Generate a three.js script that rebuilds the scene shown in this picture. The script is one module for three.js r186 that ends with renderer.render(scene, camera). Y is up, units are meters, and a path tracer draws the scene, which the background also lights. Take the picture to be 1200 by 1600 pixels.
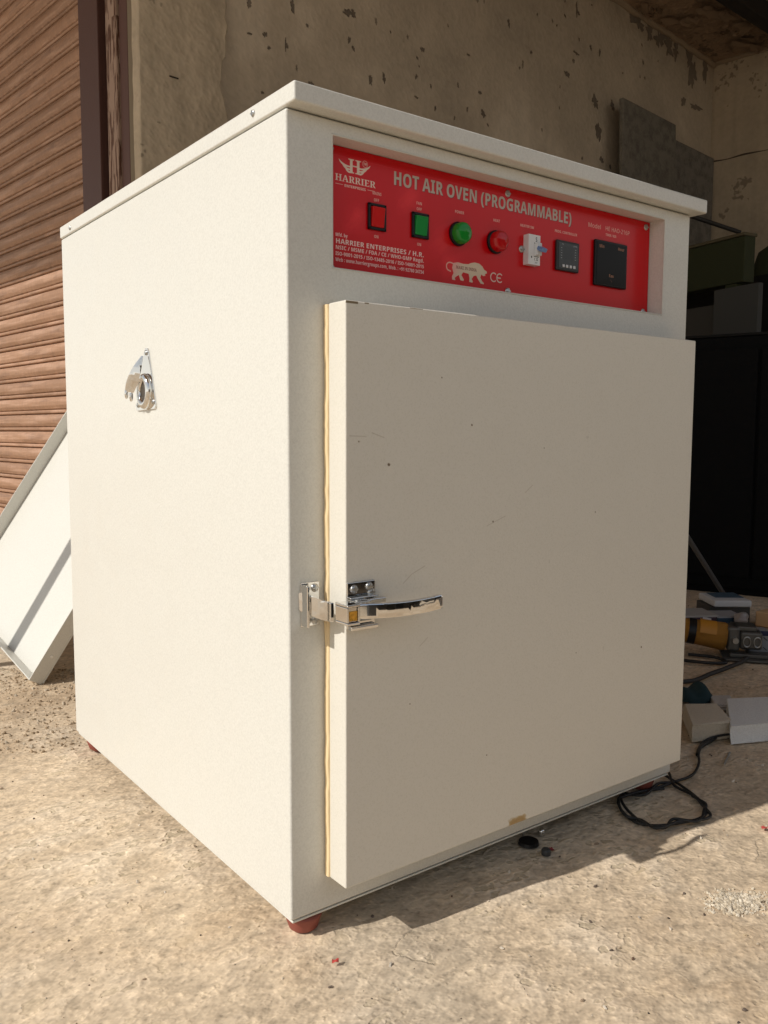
import * as THREE from 'three';
import { RoundedBoxGeometry } from 'three/addons/geometries/RoundedBoxGeometry.js';
import { mergeGeometries, mergeVertices, toCreasedNormals } from 'three/addons/utils/BufferGeometryUtils.js';
import { Brush, Evaluator, SUBTRACTION } from 'three-bvh-csg';

// ------------------------------------------------------------------ camera, sky, sun, exposure
const scene = new THREE.Scene();
const camera = new THREE.PerspectiveCamera(62.03, 768 / 1024, 0.05, 600);
camera.position.set(-0.4235, 0.5254, 0.7155);
camera.rotation.order = 'YXZ';
camera.rotation.set(-0.0925, -0.6467, 0.0038);
camera.updateMatrixWorld(true);

const SUN = new THREE.Vector3(-1.18, 1, -0.125).normalize();
const sun = new THREE.DirectionalLight(new THREE.Color(1, 0.95, 0.875), 4.6);
sun.position.copy(SUN).multiplyScalar(12);
sun.castShadow = true; sun.shadow.radius = 1; sun.shadow.mapSize.set(4096, 4096);
Object.assign(sun.shadow.camera, { left: -7, right: 7, top: 7, bottom: -7, near: 0.1, far: 40 });
scene.add(sun);
{ // hazy pale sky
  const W = 512, H = 256, d = new Float32Array(W * H * 4);
  for (let r = 0; r < H; r++) for (let c = 0; c < W; c++) {
    const el = ((r + 0.5) / H - 0.5) * Math.PI, az = ((c + 0.5) / W - 0.5) * 2 * Math.PI;
    const v = [Math.cos(az) * Math.cos(el), Math.sin(el), Math.sin(az) * Math.cos(el)];
    const cs = v[0] * SUN.x + v[1] * SUN.y + v[2] * SUN.z, up = Math.max(0, v[1]), k = Math.pow(1 - up, 2.6);
    const glow = 0.3 * Math.exp((cs - 1) * 5);
    const i = (r * W + c) * 4;
    d[i] = 0.26 + 1.04 * k + glow; d[i + 1] = 0.33 + 0.93 * k + glow * 0.93; d[i + 2] = 0.45 + 0.68 * k + glow * 0.8; d[i + 3] = 1;
  }
  const t = new THREE.DataTexture(d, W, H, THREE.RGBAFormat, THREE.FloatType);
  t.mapping = THREE.EquirectangularReflectionMapping; t.magFilter = THREE.LinearFilter; t.needsUpdate = true;
  scene.background = t; scene.environment = t; scene.environmentIntensity = 1.12; scene.backgroundIntensity = 1.12;
}
const renderer = new THREE.WebGLRenderer({ antialias: true });
renderer.toneMapping = THREE.LinearToneMapping;
renderer.toneMappingExposure = 0.77;
renderer.shadowMap.enabled = true;

// ------------------------------------------------------------------ helpers
function rngOf(s) { return () => { s = (s + 0x6d2b79f5) | 0; let t = Math.imul(s ^ (s >>> 15), 1 | s); t = (t + Math.imul(t ^ (t >>> 7), 61 | t)) ^ t; return ((t ^ (t >>> 14)) >>> 0) / 4294967296; }; }
const TH = 6.8 * Math.PI / 180, CT = Math.cos(TH), ST = Math.sin(TH), CX = -0.4235, CZ = 0.7155;
const F = 1330.67;
function ray(px, py) { return new THREE.Vector3((px - 600) / F, -(py - 800) / F, -1).applyEuler(camera.rotation); }
// a photograph pixel on a real plane of the place: oven axes (hit) and building axes (hitB)
function hit(px, py, ax, val) { const d = ray(px, py), o = camera.position, k = ['x', 'y', 'z'][ax]; return o.clone().addScaledVector(d, (val - o[k]) / d[k]); }
function hitB(px, py, ax, val) {
  const d = ray(px, py), l = [d.x * CT - d.z * ST, d.y, d.x * ST + d.z * CT], o = [0, camera.position.y, 0], t = (val - o[ax]) / l[ax];
  return new THREE.Vector3(o[0] + l[0] * t, o[1] + l[1] * t, o[2] + l[2] * t);
}
const toW = (u, y, w) => new THREE.Vector3(CX + u * CT + w * ST, y, CZ - u * ST + w * CT);
const used = new Map();
function numbered(n) { const k = used.get(n) || 0; used.set(n, k + 1); return k ? `${n}_${String(k).padStart(3, '0')}` : n; }
function tag(o, label, category, group, kind) { if (label) o.userData.label = label; if (category) o.userData.category = category; if (group) o.userData.group = group; if (kind) o.userData.kind = kind; return o; }
function thing(name, label, category, pos = [0, 0, 0], turn = 0, group) {
  const o = new THREE.Group(); o.name = numbered(name); o.position.set(...pos); o.rotation.y = turn; scene.add(o); return tag(o, label, category, group);
}
function part(name, geo, mat, parent, label) {
  const m = new THREE.Mesh(Array.isArray(geo) ? merge(geo) : geo, mat); m.name = name; m.castShadow = m.receiveShadow = true; parent.add(m); if (label) m.userData.label = label; return m;
}
function merge(gs) {
  return mergeGeometries(gs.map((g) => { const n = g.index ? g.toNonIndexed() : g.clone(); for (const k of Object.keys(n.attributes)) if (!['position', 'normal', 'uv'].includes(k)) n.deleteAttribute(k); if (!n.attributes.uv) n.setAttribute('uv', new THREE.BufferAttribute(new Float32Array(n.attributes.position.count * 2), 2)); n.clearGroups(); return n; }));
}
// uv in metres by the way each face points
function muv(g) {
  const n = g.index ? g.toNonIndexed() : g, p = n.attributes.position, uv = new Float32Array(p.count * 2), a = new THREE.Vector3(), b = new THREE.Vector3(), c = new THREE.Vector3();
  for (let i = 0; i < p.count; i += 3) {
    a.fromBufferAttribute(p, i); b.fromBufferAttribute(p, i + 1); c.fromBufferAttribute(p, i + 2);
    const f = b.clone().sub(a).cross(c.clone().sub(a)), x = Math.abs(f.x), y = Math.abs(f.y), z = Math.abs(f.z);
    [a, b, c].forEach((v, k) => { const q = x >= y && x >= z ? [-v.z, v.y] : y >= z ? [v.x, -v.z] : [v.x, v.y]; uv[(i + k) * 2] = q[0]; uv[(i + k) * 2 + 1] = q[1]; });
  }
  n.setAttribute('uv', new THREE.BufferAttribute(uv, 2)); return n;
}
const rb = (x0, x1, y0, y1, z0, z1, r = 0.002, s = 2) => muv(new RoundedBoxGeometry(x1 - x0, y1 - y0, z1 - z0, s, Math.min(r, (x1 - x0) / 2.01, (y1 - y0) / 2.01, (z1 - z0) / 2.01)).translate((x0 + x1) / 2, (y0 + y1) / 2, (z0 + z1) / 2));
const bx = (x0, x1, y0, y1, z0, z1) => muv(new THREE.BoxGeometry(x1 - x0, y1 - y0, z1 - z0).translate((x0 + x1) / 2, (y0 + y1) / 2, (z0 + z1) / 2));
const tube = (pts, r, n = 40, k = 8) => new THREE.TubeGeometry(new THREE.CatmullRomCurve3(pts.map((q) => q.isVector3 ? q : new THREE.Vector3(...q))), n, r, k, false);
// a rounded rectangle swept along points; each stop: {p, a (half width vector), b (half height vector)}
function sweep(stops, crease = 0.7) {
  const N = 16, pos = [], idx = [];
  for (const s of stops) for (let k = 0; k < N; k++) {
    const t = (k + 0.5) / N * Math.PI * 2, c = Math.cos(t), n = Math.sin(t), e = 0.35;
    const x = Math.sign(c) * Math.pow(Math.abs(c), e), y = Math.sign(n) * Math.pow(Math.abs(n), e);
    const v = s.p.clone().addScaledVector(s.a, x).addScaledVector(s.b, y); pos.push(v.x, v.y, v.z);
  }
  for (let i = 0; i < stops.length - 1; i++) for (let k = 0; k < N; k++) { const a = i * N + k, b = i * N + (k + 1) % N; idx.push(a, b, a + N, b, b + N, a + N); }
  for (const [o, f] of [[0, 1], [(stops.length - 1) * N, 0]]) for (let k = 1; k < N - 1; k++) f ? idx.push(o, o + k + 1, o + k) : idx.push(o, o + k, o + k + 1);
  const g = new THREE.BufferGeometry(); g.setAttribute('position', new THREE.Float32BufferAttribute(pos, 3)); g.setIndex(idx);
  return toCreasedNormals(g, crease);
}
// ---- periodic noise fields
function lat(N, px, py, seed, out, amp) {
  const r = rngOf(seed), L = new Float32Array(px * py); for (let i = 0; i < L.length; i++) L[i] = r() * 2 - 1;
  const x0 = new Int32Array(N), x1 = new Int32Array(N), fx = new Float32Array(N);
  for (let x = 0; x < N; x++) { const f = x / N * px, i = Math.floor(f), t = f - i; x0[x] = i % px; x1[x] = (i + 1) % px; fx[x] = t * t * (3 - 2 * t); }
  for (let y = 0; y < N; y++) {
    const f = y / N * py, i = Math.floor(f), t0 = f - i, t = t0 * t0 * (3 - 2 * t0), a = (i % py) * px, b = ((i + 1) % py) * px;
    for (let x = 0; x < N; x++) { const u = fx[x], p = L[a + x0[x]] + (L[a + x1[x]] - L[a + x0[x]]) * u, q = L[b + x0[x]] + (L[b + x1[x]] - L[b + x0[x]]) * u; out[y * N + x] += amp * (p + (q - p) * t); }
  }
}
function fbm(N, px, py, oct, gain, seed) { const o = new Float32Array(N * N); let a = 1, s = 0; for (let i = 0; i < oct; i++) { lat(N, px << i, py << i, seed + i * 77, o, a); s += a; a *= gain; } for (let i = 0; i < o.length; i++) o[i] /= s; return o; }
const sm = (a, b, x) => { const t = Math.min(1, Math.max(0, (x - a) / (b - a))); return t * t * (3 - 2 * t); };
function dtex(N, fn, srgb = false, H = N) {
  const d = new Uint8Array(N * H * 4); const c = [0, 0, 0];
  for (let i = 0; i < N * H; i++) { fn(i, c); for (let k = 0; k < 3; k++) { let v = Math.min(1, Math.max(0, c[k])); if (srgb) v = v <= 0.0031308 ? v * 12.92 : 1.055 * Math.pow(v, 1 / 2.4) - 0.055; d[i * 4 + k] = v * 255 + 0.5; } d[i * 4 + 3] = 255; }
  const t = new THREE.DataTexture(d, N, H); t.wrapS = t.wrapT = THREE.RepeatWrapping; t.magFilter = THREE.LinearFilter; t.colorSpace = srgb ? THREE.SRGBColorSpace : THREE.NoColorSpace; t.needsUpdate = true; return t;
}
function rep(t, m, my = m) { const q = t.clone(); q.repeat.set(1 / m, 1 / my); q.needsUpdate = true; return q; }
function canvasTex(w, h, draw) { const c = document.createElement('canvas'); c.width = w; c.height = h; draw(c.getContext('2d'), w, h); const t = new THREE.CanvasTexture(c); t.colorSpace = THREE.SRGBColorSpace; t.magFilter = THREE.LinearFilter; return t; }
const lin = (r, g, b) => new THREE.Color().setRGB(r, g, b);
const std = (c, rough, extra = {}) => new THREE.MeshPhysicalMaterial({ color: lin(...c), roughness: rough, ...extra });

// ------------------------------------------------------------------ materials
const grainN = fbm(512, 128, 128, 2, 0.6, 11), grainM = fbm(512, 24, 24, 3, 0.5, 15);
const peelBump = rep(dtex(512, (i, c) => { c[0] = c[1] = c[2] = 0.5 + 0.45 * grainN[i] + 0.1 * grainM[i]; }), 0.26);
const peelCol = rep(dtex(512, (i, c) => { const v = 0.97 + 0.09 * grainN[i]; c[0] = v; c[1] = v * 0.998; c[2] = v * 0.99; }, true), 0.19);
const PAINT = [0.69, 0.684, 0.638];
const mPowder = std(PAINT, 0.42, { map: peelCol, bumpMap: peelBump, bumpScale: 0.00015, roughnessMap: rep(dtex(512, (i, c) => { c[0] = c[1] = c[2] = 0.92 + 0.25 * grainM[i]; }), 0.7) });
const mChrome = std([0.78, 0.77, 0.75], 0.07, { metalness: 1 });
const mSteel = std([0.5, 0.5, 0.49], 0.3, { metalness: 1 });
const mBlackPl = std([0.01, 0.01, 0.011], 0.35, { specularIntensity: 0.5 });
const mCable = std([0.013, 0.014, 0.015], 0.5);

// ---- ground
const GN = 2048, GS = 1.7;
const gLow = fbm(GN, 5, 5, 4, 0.5, 101), gMid = fbm(GN, 34, 44, 4, 0.55, 202), gFl = fbm(GN, 100, 160, 3, 0.55, 303), gFine = fbm(GN, 300, 420, 2, 0.6, 404), gFl2 = fbm(GN, 170, 180, 3, 0.6, 505);
const gH = new Float32Array(GN * GN), gP = new Float32Array(GN * GN);
for (let i = 0; i < gH.length; i++) {
  const area = sm(-0.15, 0.25, gLow[i] + 0.3 * gMid[i]);
  const pit = sm(0.34, 0.46, gFl[i] + 0.25 * gMid[i]) * (0.35 + 0.65 * area), flake = sm(0.02, 0.1, gMid[i] + 0.35 * gFl2[i]), fl3 = sm(0.28, 0.36, gFl2[i] - 0.3 * gLow[i]);
  gP[i] = pit; gH[i] = 0.5 + 0.16 * gLow[i] + 0.2 * gMid[i] + 0.035 * flake * (0.4 + area) + 0.12 * gFl[i] * (0.35 + area) + 0.04 * fl3 - 0.2 * pit + 0.1 * gFine[i];
}
{ // cracks
  const r = rngOf(5); const put = (x, y, v, w) => { for (let dy = -w; dy <= w; dy++) for (let dx = -w; dx <= w; dx++) { const i = ((Math.round(y) + dy + GN) % GN) * GN + ((Math.round(x) + dx + GN) % GN); gH[i] -= v; gP[i] = Math.max(gP[i], v * 5); } };
  for (let k = 0; k < 14; k++) { let x = r() * GN, y = r() * GN, a = r() * 6.28; const L = 40 + r() * 130; for (let s = 0; s < L; s++) { a += (r() - 0.5) * 0.5; x += Math.cos(a); y += Math.sin(a) * 0.7; put((x + GN) % GN, (y + GN) % GN, 0.06, s % 3 === 0 ? 1 : 0); } }
}
const gCol = dtex(GN, (i, c) => {
  const l = gLow[i], m = gMid[i], f = gFl[i], pale = sm(-0.1, 0.4, l * 0.8 + m * 0.6), brown = sm(0.05, 0.5, -l + 0.5 * m), grey = sm(0.1, 0.45, gLow[(i + 700 * GN + 900) % (GN * GN)]);
  const spec = gFine[i] > 0.62 ? 0.14 : gFine[i] < -0.66 ? -0.13 : 0, v = 1 + 0.26 * f + 0.24 * gFine[i] + 0.14 * gFl2[i] + 0.1 * m + spec;
  let R = 0.6, G = 0.475, B = 0.335;
  R += pale * 0.07 - brown * 0.08; G += pale * 0.075 - brown * 0.08; B += pale * 0.075 - brown * 0.07;
  R += (0.5 - R) * grey * 0.5; G += (0.44 - G) * grey * 0.5; B += (0.35 - B) * grey * 0.5;
  const p = 1 - 0.3 * gP[i]; c[0] = R * v * p; c[1] = G * v * p; c[2] = B * v * p * (1 - 0.05 * gP[i]);
}, true);
const gBump = dtex(GN, (i, c) => { c[0] = c[1] = c[2] = gH[i]; });
const mGround = std([1, 1, 1], 0.93, { map: rep(gCol, GS), bumpMap: rep(gBump, GS), bumpScale: 0.0066 });
const hAt = (x, z) => { const foot = 0.005 * Math.exp(-((x - 0.03) ** 2 + (z + 0.015) ** 2) / 0.003); const X = ((Math.floor(x / GS * GN) % GN) + GN) % GN, Y = ((Math.floor(-z / GS * GN) % GN) + GN) % GN; return foot + 0.004 * gLow[Y * GN + X] + 0.0025 * gMid[Y * GN + X]; };
{
  const line = (a, b, s) => { const o = []; for (let v = a; v <= b + 1e-9; v += s) o.push(v); let st = s, v = o[o.length - 1]; while (v < 200) { st *= 1.35; v += st; o.push(v); } st = s; v = o[0]; while (v > -200) { st *= 1.35; v -= st; o.unshift(v); } return o; };
  const xs = line(-0.6, 1.6, 0.006), zs = line(-1.6, 0.6, 0.006), pos = [], uv = [], idx = [];
  for (const z of zs) for (const x of xs) { const fade = sm(9, 3, Math.hypot(x, z)); pos.push(x, hAt(x, z) * fade - 0.001, z); uv.push(x, -z); }
  for (let j = 0; j < zs.length - 1; j++) for (let i = 0; i < xs.length - 1; i++) { const a = j * xs.length + i, b = a + 1, c = a + xs.length, d = c + 1; idx.push(a, c, b, b, c, d); }
  const g = new THREE.BufferGeometry(); g.setAttribute('position', new THREE.Float32BufferAttribute(pos, 3)); g.setAttribute('uv', new THREE.Float32BufferAttribute(uv, 2)); g.setIndex(idx); g.computeVertexNormals();
  tag(part('ground', g, mGround, scene), 'dusty sandy brown concrete yard floor with flaked rough patches', null, null, 'structure');
}

// ------------------------------------------------------------------ the building (its own axes: u right along the back wall, w towards the yard)
const DW = 2.4, ROOF = 2.661, UC = 4.941, US = 1.28, UR = -0.47, WF = 0.8;
const bpos = (o) => { o.position.set(CX, 0, CZ); o.rotation.y = TH; return o; };
function build(name, label, category) { const o = thing(name, label, category); return bpos(o); }
// plaster texture over the back wall, 2 mm cells; marks are put where the photograph shows chips
const WN = 2048, wSpan = 3.9;
const wLow = fbm(WN, 4, 5, 5, 0.55, 900), wMid = fbm(WN, 26, 26, 4, 0.55, 910), wFine = fbm(WN, 256, 256, 2, 0.6, 920), wStreak = fbm(WN, 120, 5, 3, 0.5, 930);
const wMark = new Float32Array(WN * WN);
function mark(u, y, ru, ry, amt, seed) { // ragged chip
  const cx = (u - 1.2) / wSpan * WN, cy = y / wSpan * WN, rx = ru / wSpan * WN, ryy = ry / wSpan * WN, r = rngOf(seed), ph = [r() * 6, r() * 6, r() * 6];
  for (let Y = Math.floor(cy - ryy * 1.7); Y <= cy + ryy * 1.7; Y++) for (let X = Math.floor(cx - rx * 1.7); X <= cx + rx * 1.7; X++) {
    if (X < 0 || Y < 0 || X >= WN || Y >= WN) continue; const dx = (X - cx) / rx, dy = (Y - cy) / ryy, a = Math.atan2(dy, dx), R = 0.8 + 0.2 * Math.sin(a * 2 + ph[0]) + 0.16 * Math.sin(a * 5 + ph[1]) + 0.1 * Math.sin(a * 9 + ph[2]) + 0.5 * wMid[Y * WN + X];
    const i = Y * WN + X; if (Math.hypot(dx, dy) < R) wMark[i] = Math.max(wMark[i], amt);
  }
}
{
  let s = 1; const chip = (px, py, a, b, amt = 1) => { const q = hitB(px, py, 2, -DW); mark(q.x, q.y, a * 0.85, b * 0.85, amt, s++); };
  for (const [px, py, a, b] of [[457, 10, .012, .03], [446, 70, .005, .03], [448, 72, .012, .012], [543, 20, .035, .018], [552, 22, .02, .02], [552, 76, .012, .015], [420, 75, .01, .01], [390, 53, .012, .006], [660, 78, .018, .018], [652, 91, .012, .012], [655, 104, .008, .01], [579, 125, .01, .03], [600, 122, .012, .028], [755, 178, .02, .03], [750, 145, .015, .012], [795, 37, .018, .03], [901, 15, .012, .06], [903, 20, .022, .02], [830, 82, .014, .014], [905, 62, .014, .014], [900, 83, .04, .012], [923, 75, .02, .02], [937, 83, .012, .035], [886, 116, .03, .025], [930, 160, .06, .055], [957, 166, .03, .04], [935, 205, .035, .07], [940, 250, .025, .025], [410, 145, .01, .01], [710, 185, .01, .015], [1000, 120, .008, .012], [480, 40, .006, .008], [610, 50, .006, .008], [700, 40, .006, .01], [870, 40, .008, .008]]) chip(px, py, a * 0.8, b * 0.75, 0.8);
  // peeled plaster under the ceiling
  for (const [px, py, a, b] of [[990, 28, .05, .03], [1000, 38, .06, .04], [1015, 50, .06, .07], [1030, 62, .08, .07], [1045, 72, .08, .08], [1056, 78, .06, .07], [1078, 100, .08, .12], [1082, 118, .07, .09], [1102, 108, .04, .08], [1088, 168, .08, .02], [1068, 158, .03, .03]]) chip(px, py, a, b, 0.7);
  const r = rngOf(77); for (let k = 0; k < 90; k++) mark(1.5 + r() * 3.4, 1.3 + r() * 1.35, 0.003 + r() * 0.008, 0.004 + r() * 0.012, 0.5 + r() * 0.4, 500 + k);
}
const wCol = dtex(WN, (i, c) => {
  const l = wLow[i], m = wMid[i], v = 1 + 0.28 * l + 0.16 * m + 0.08 * wFine[i] + 0.12 * wStreak[i] * sm(-0.2, 0.3, l), pale = sm(0.12, 0.35, l + 0.4 * m) * 0.25;
  let R = 0.48 * v + pale * 0.16, G = 0.405 * v + pale * 0.16, B = 0.31 * v + pale * 0.15; const k = wMark[i];
  c[0] = R + (0.085 - R) * k; c[1] = G + (0.065 - G) * k; c[2] = B + (0.05 - B) * k;
}, true);
const wBump = dtex(WN, (i, c) => { c[0] = c[1] = c[2] = 0.6 + 0.2 * wLow[i] + 0.16 * wMid[i] + 0.05 * wFine[i] - 0.35 * wMark[i]; });
const pl = (i) => ((i >> 10) * 2) * WN + (i & 1023) * 2;
const wCol2 = dtex(1024, (n, c) => { const i = pl(n), l = wLow[i], m = wMid[i], v = 1 + 0.28 * l + 0.16 * m + 0.08 * wFine[i] + 0.12 * wStreak[i], k = sm(0.5, 0.58, m + 0.3 * wFine[i]) * 0.5; c[0] = 0.53 * v * (1 - k); c[1] = 0.445 * v * (1 - k); c[2] = 0.335 * v * (1 - k); }, true);
const wBump2 = dtex(1024, (n, c) => { const i = pl(n); c[0] = c[1] = c[2] = 0.55 + 0.2 * wLow[i] + 0.2 * wMid[i] + 0.06 * wFine[i]; });
function wallMat(ou = 1.2, tint = [1, 1, 1], bs = 0.02) { const a = (ou === 1.2 ? wCol : wCol2).clone(), b = (ou === 1.2 ? wBump : wBump2).clone(); for (const t of [a, b]) { t.repeat.set(1 / wSpan, 1 / wSpan); t.offset.set(-ou / wSpan, 0); t.needsUpdate = true; } return std(tint, 0.95, { map: a, bumpMap: b, bumpScale: bs }); }
{
  const t = build('plaster_wall', 'stained bare plaster back wall with dark chips behind the oven', 'wall');
  part('wall_face', bx(1.37, UC + 0.2, -0.3, ROOF - 0.004, -DW - 0.2, -DW), wallMat(), t);
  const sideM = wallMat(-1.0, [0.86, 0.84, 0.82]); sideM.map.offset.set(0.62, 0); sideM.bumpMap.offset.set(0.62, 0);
  const s = build('plaster_side_wall', 'shadowed plaster side wall at the right meeting the back wall in a corner', 'wall');
  part('wall_face', bx(UC, UC + 0.2, -0.3, ROOF - 0.004, -DW + 0.001, 1.2), sideM, s);  // unseen front run, extended towards the yard to darken the room
  // mortar joint seen as a cracked ledge on the side wall
  part('cracked_joint', tube([[UC + 0.003, 2.112, -2.39], [UC + 0.0045, 2.106, -2.3], [UC + 0.003, 2.111, -2.2], [UC + 0.005, 2.105, -2.06], [UC + 0.004, 2.1, -1.6]], 0.006, 40, 6), std([0.06, 0.045, 0.035], 0.95), s);
}
{ // plaster pillar with a broken right edge
  const t = build('plaster_pillar', 'paler plaster pillar with ragged right edge beside the shutter post', 'pillar');
  const sh = new THREE.Shape(), r = rngOf(31); const N = 150, y0 = -0.2, y1 = ROOF - 0.006; sh.moveTo(US, y0);
  let e = 0, b = 0; const edge = []; for (let i = 0; i <= N; i++) { if (i % 9 === 0) b = (r() - 0.5) * 0.04; e = e * 0.72 + (r() - 0.5) * 0.016 + b * 0.28; edge.push([1.578 + e, y0 + (y1 - y0) * i / N]); }
  for (const [x, y] of edge) sh.lineTo(x, y);
  for (let i = 60; i >= 0; i--) sh.lineTo(US + (r() - 0.5) * 0.004, y0 + (y1 - y0) * i / 60);
  const g = new THREE.ExtrudeGeometry(sh, { depth: 0.03, bevelEnabled: true, bevelSize: 0.004, bevelThickness: 0.006, bevelSegments: 2, curveSegments: 1 });
  g.translate(0, 0, -DW - 0.002); const pm = wallMat(-0.6, [1.0, 0.99, 0.97], 0.035); pm.map.offset.y = pm.bumpMap.offset.y = 0.31;
  part('plaster_layer', muv(g), pm, t);
  part('core', bx(US + 0.012, 1.368, -0.2, ROOF - 0.006, -DW - 0.06, -DW - 0.003), std([0.2, 0.16, 0.11], 0.95), t);
  const sc = std([0.05, 0.04, 0.032], 0.95);
  part('scar', [rb(1.375, 1.405, 1.585, 1.589, -DW + 0.030, -DW + 0.0375, 0.001, 1)], sc, t);
  part('scar', [rb(1.44, 1.505, 1.345, 1.375, -DW + 0.028, -DW + 0.0375, 0.002, 1)], sc, t);
}
{ // frame posts between pillar and shutter
  const r = rngOf(9);
  const t = build('shutter_post', 'brown post with a worn pale flange between shutter and plaster pillar', 'post');
  const wood = dtex(256, (i, c) => { const x = i % 256, y = (i / 256) | 0, n = grainM[(y * 512 + x * 2) % 262144], s = grainN[((y >> 2) * 512 + x * 2) % 262144], k = sm(0.05, 0.25, n + 0.4 * s); c[0] = 0.36 - 0.25 * k; c[1] = 0.25 - 0.2 * k; c[2] = 0.19 - 0.16 * k; }, true);
  part('pale_flange', rb(US + 0.02, US + 0.09, -0.2, 2.6, -2.622, -2.552, 0.006, 2), std([1, 1, 1], 0.8, { map: rep(wood, 0.14, 0.6), bumpMap: rep(wood, 0.14, 0.6), bumpScale: 0.004 }), t, 'worn pale flange with brown paint scars');
  part('brown_strip', rb(US + 0.03, US + 0.09, -0.2, 2.6, -2.549, -2.497, 0.003, 2), std([0.1, 0.042, 0.03], 0.6), t);
  part('post_back', bx(US + 0.13, US + 0.16, -0.2, 2.6, -2.4965, -2.462), std([0.1, 0.042, 0.03], 0.7), t);
}
{ // rolling shutter: every slat is a part
  const t = build('rolling_shutter', 'rust brown rolling shutter of ribbed slats, its lower part in sunlight', 'shutter');
  const P = 0.0645, U0 = 1.335, w0 = -7, w1 = -2.72, prof = [];
  const sh = new THREE.Shape(); // x = outwards (towards -u), y = up
  const pts = [[-0.006, 0.0005], [0.0035, 0.001]];
  for (let i = 0; i <= 6; i++) { const a = i / 6 * Math.PI; pts.push([0.005 + 0.0065 * Math.sin(a), 0.0015 + 0.0135 * (1 - Math.cos(a)) / 2]); }
  pts.push([0.003, 0.0162]);
  for (let i = 0; i <= 12; i++) { const a = i / 12 * Math.PI; pts.push([0.0035 + 0.0135 * Math.pow(Math.sin(a), 0.8), 0.017 + 0.0455 * (1 - Math.cos(a)) / 2]); }
  pts.push([0.002, P - 0.001], [-0.006, P - 0.001]);
  pts.forEach(([x, y], i) => (i ? sh.lineTo(x, y) : sh.moveTo(x, y)));
  const g = new THREE.ExtrudeGeometry(sh, { depth: w1 - w0, bevelEnabled: false });
  g.scale(-1, 1, 1); { const p = g.attributes.position; for (let i = 0; i < p.count; i += 3) { const a = [p.getX(i), p.getY(i), p.getZ(i)]; p.setXYZ(i, p.getX(i + 1), p.getY(i + 1), p.getZ(i + 1)); p.setXYZ(i + 1, ...a); } }
  g.computeVertexNormals();
  const gg = muv(toCreasedNormals(g, 0.9)); gg.translate(U0, 0, w0);
  const sl = fbm(1024, 7, 48, 5, 0.65, 71), sl2 = fbm(1024, 260, 30, 2, 0.6, 72), sl3 = fbm(1024, 9, 30, 5, 0.65, 73);
  const col = dtex(1024, (i, c) => { const d = sm(-0.05, 0.4, sl[i]), rr = sm(0.05, 0.5, sl3[i]), v = 1 + 0.12 * sl2[i] + 0.14 * sl[i]; c[0] = (0.335 + 0.06 * d - 0.07 * rr) * v; c[1] = (0.188 + 0.05 * d - 0.04 * rr) * v; c[2] = (0.112 + 0.045 * d - 0.022 * rr) * v; }, true);
  const mats = [0, 1, 2, 3, 4].map((k) => { const q = col.clone(); q.repeat.set(1 / 1.3, 1 / 0.7); q.offset.set(k * 0.23, k * 0.377); q.needsUpdate = true; const s = 1 + (k - 2) * 0.035; return std([s, s, s], 0.62, { map: q, bumpMap: q, bumpScale: 0.0008 }); });
  for (let k = 0; k < 40; k++) { const m = part('slat', gg, mats[(k * 7) % 5], t); m.position.set((k * 37 % 5 - 2) * 0.0004, 0.012 + k * P, 0); }
  part('guide_channel', [rb(US + 0.004, US + 0.02, -0.1, ROOF - 0.01, -2.775, -2.64, 0.003, 2), bx(US + 0.015, US + 0.1, -0.1, ROOF - 0.01, -2.648, -2.64)], std([0.085, 0.036, 0.027], 0.6, { bumpMap: peelBump, bumpScale: 0.0006 }), t);
  part('light_blocker', bx(U0 + 0.02, U0 + 0.2, -0.3, ROOF - 0.008, -7, -2.63), std([0.12, 0.09, 0.07], 0.95), t);  // unseen dark box added behind the slats to block light
}
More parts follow.
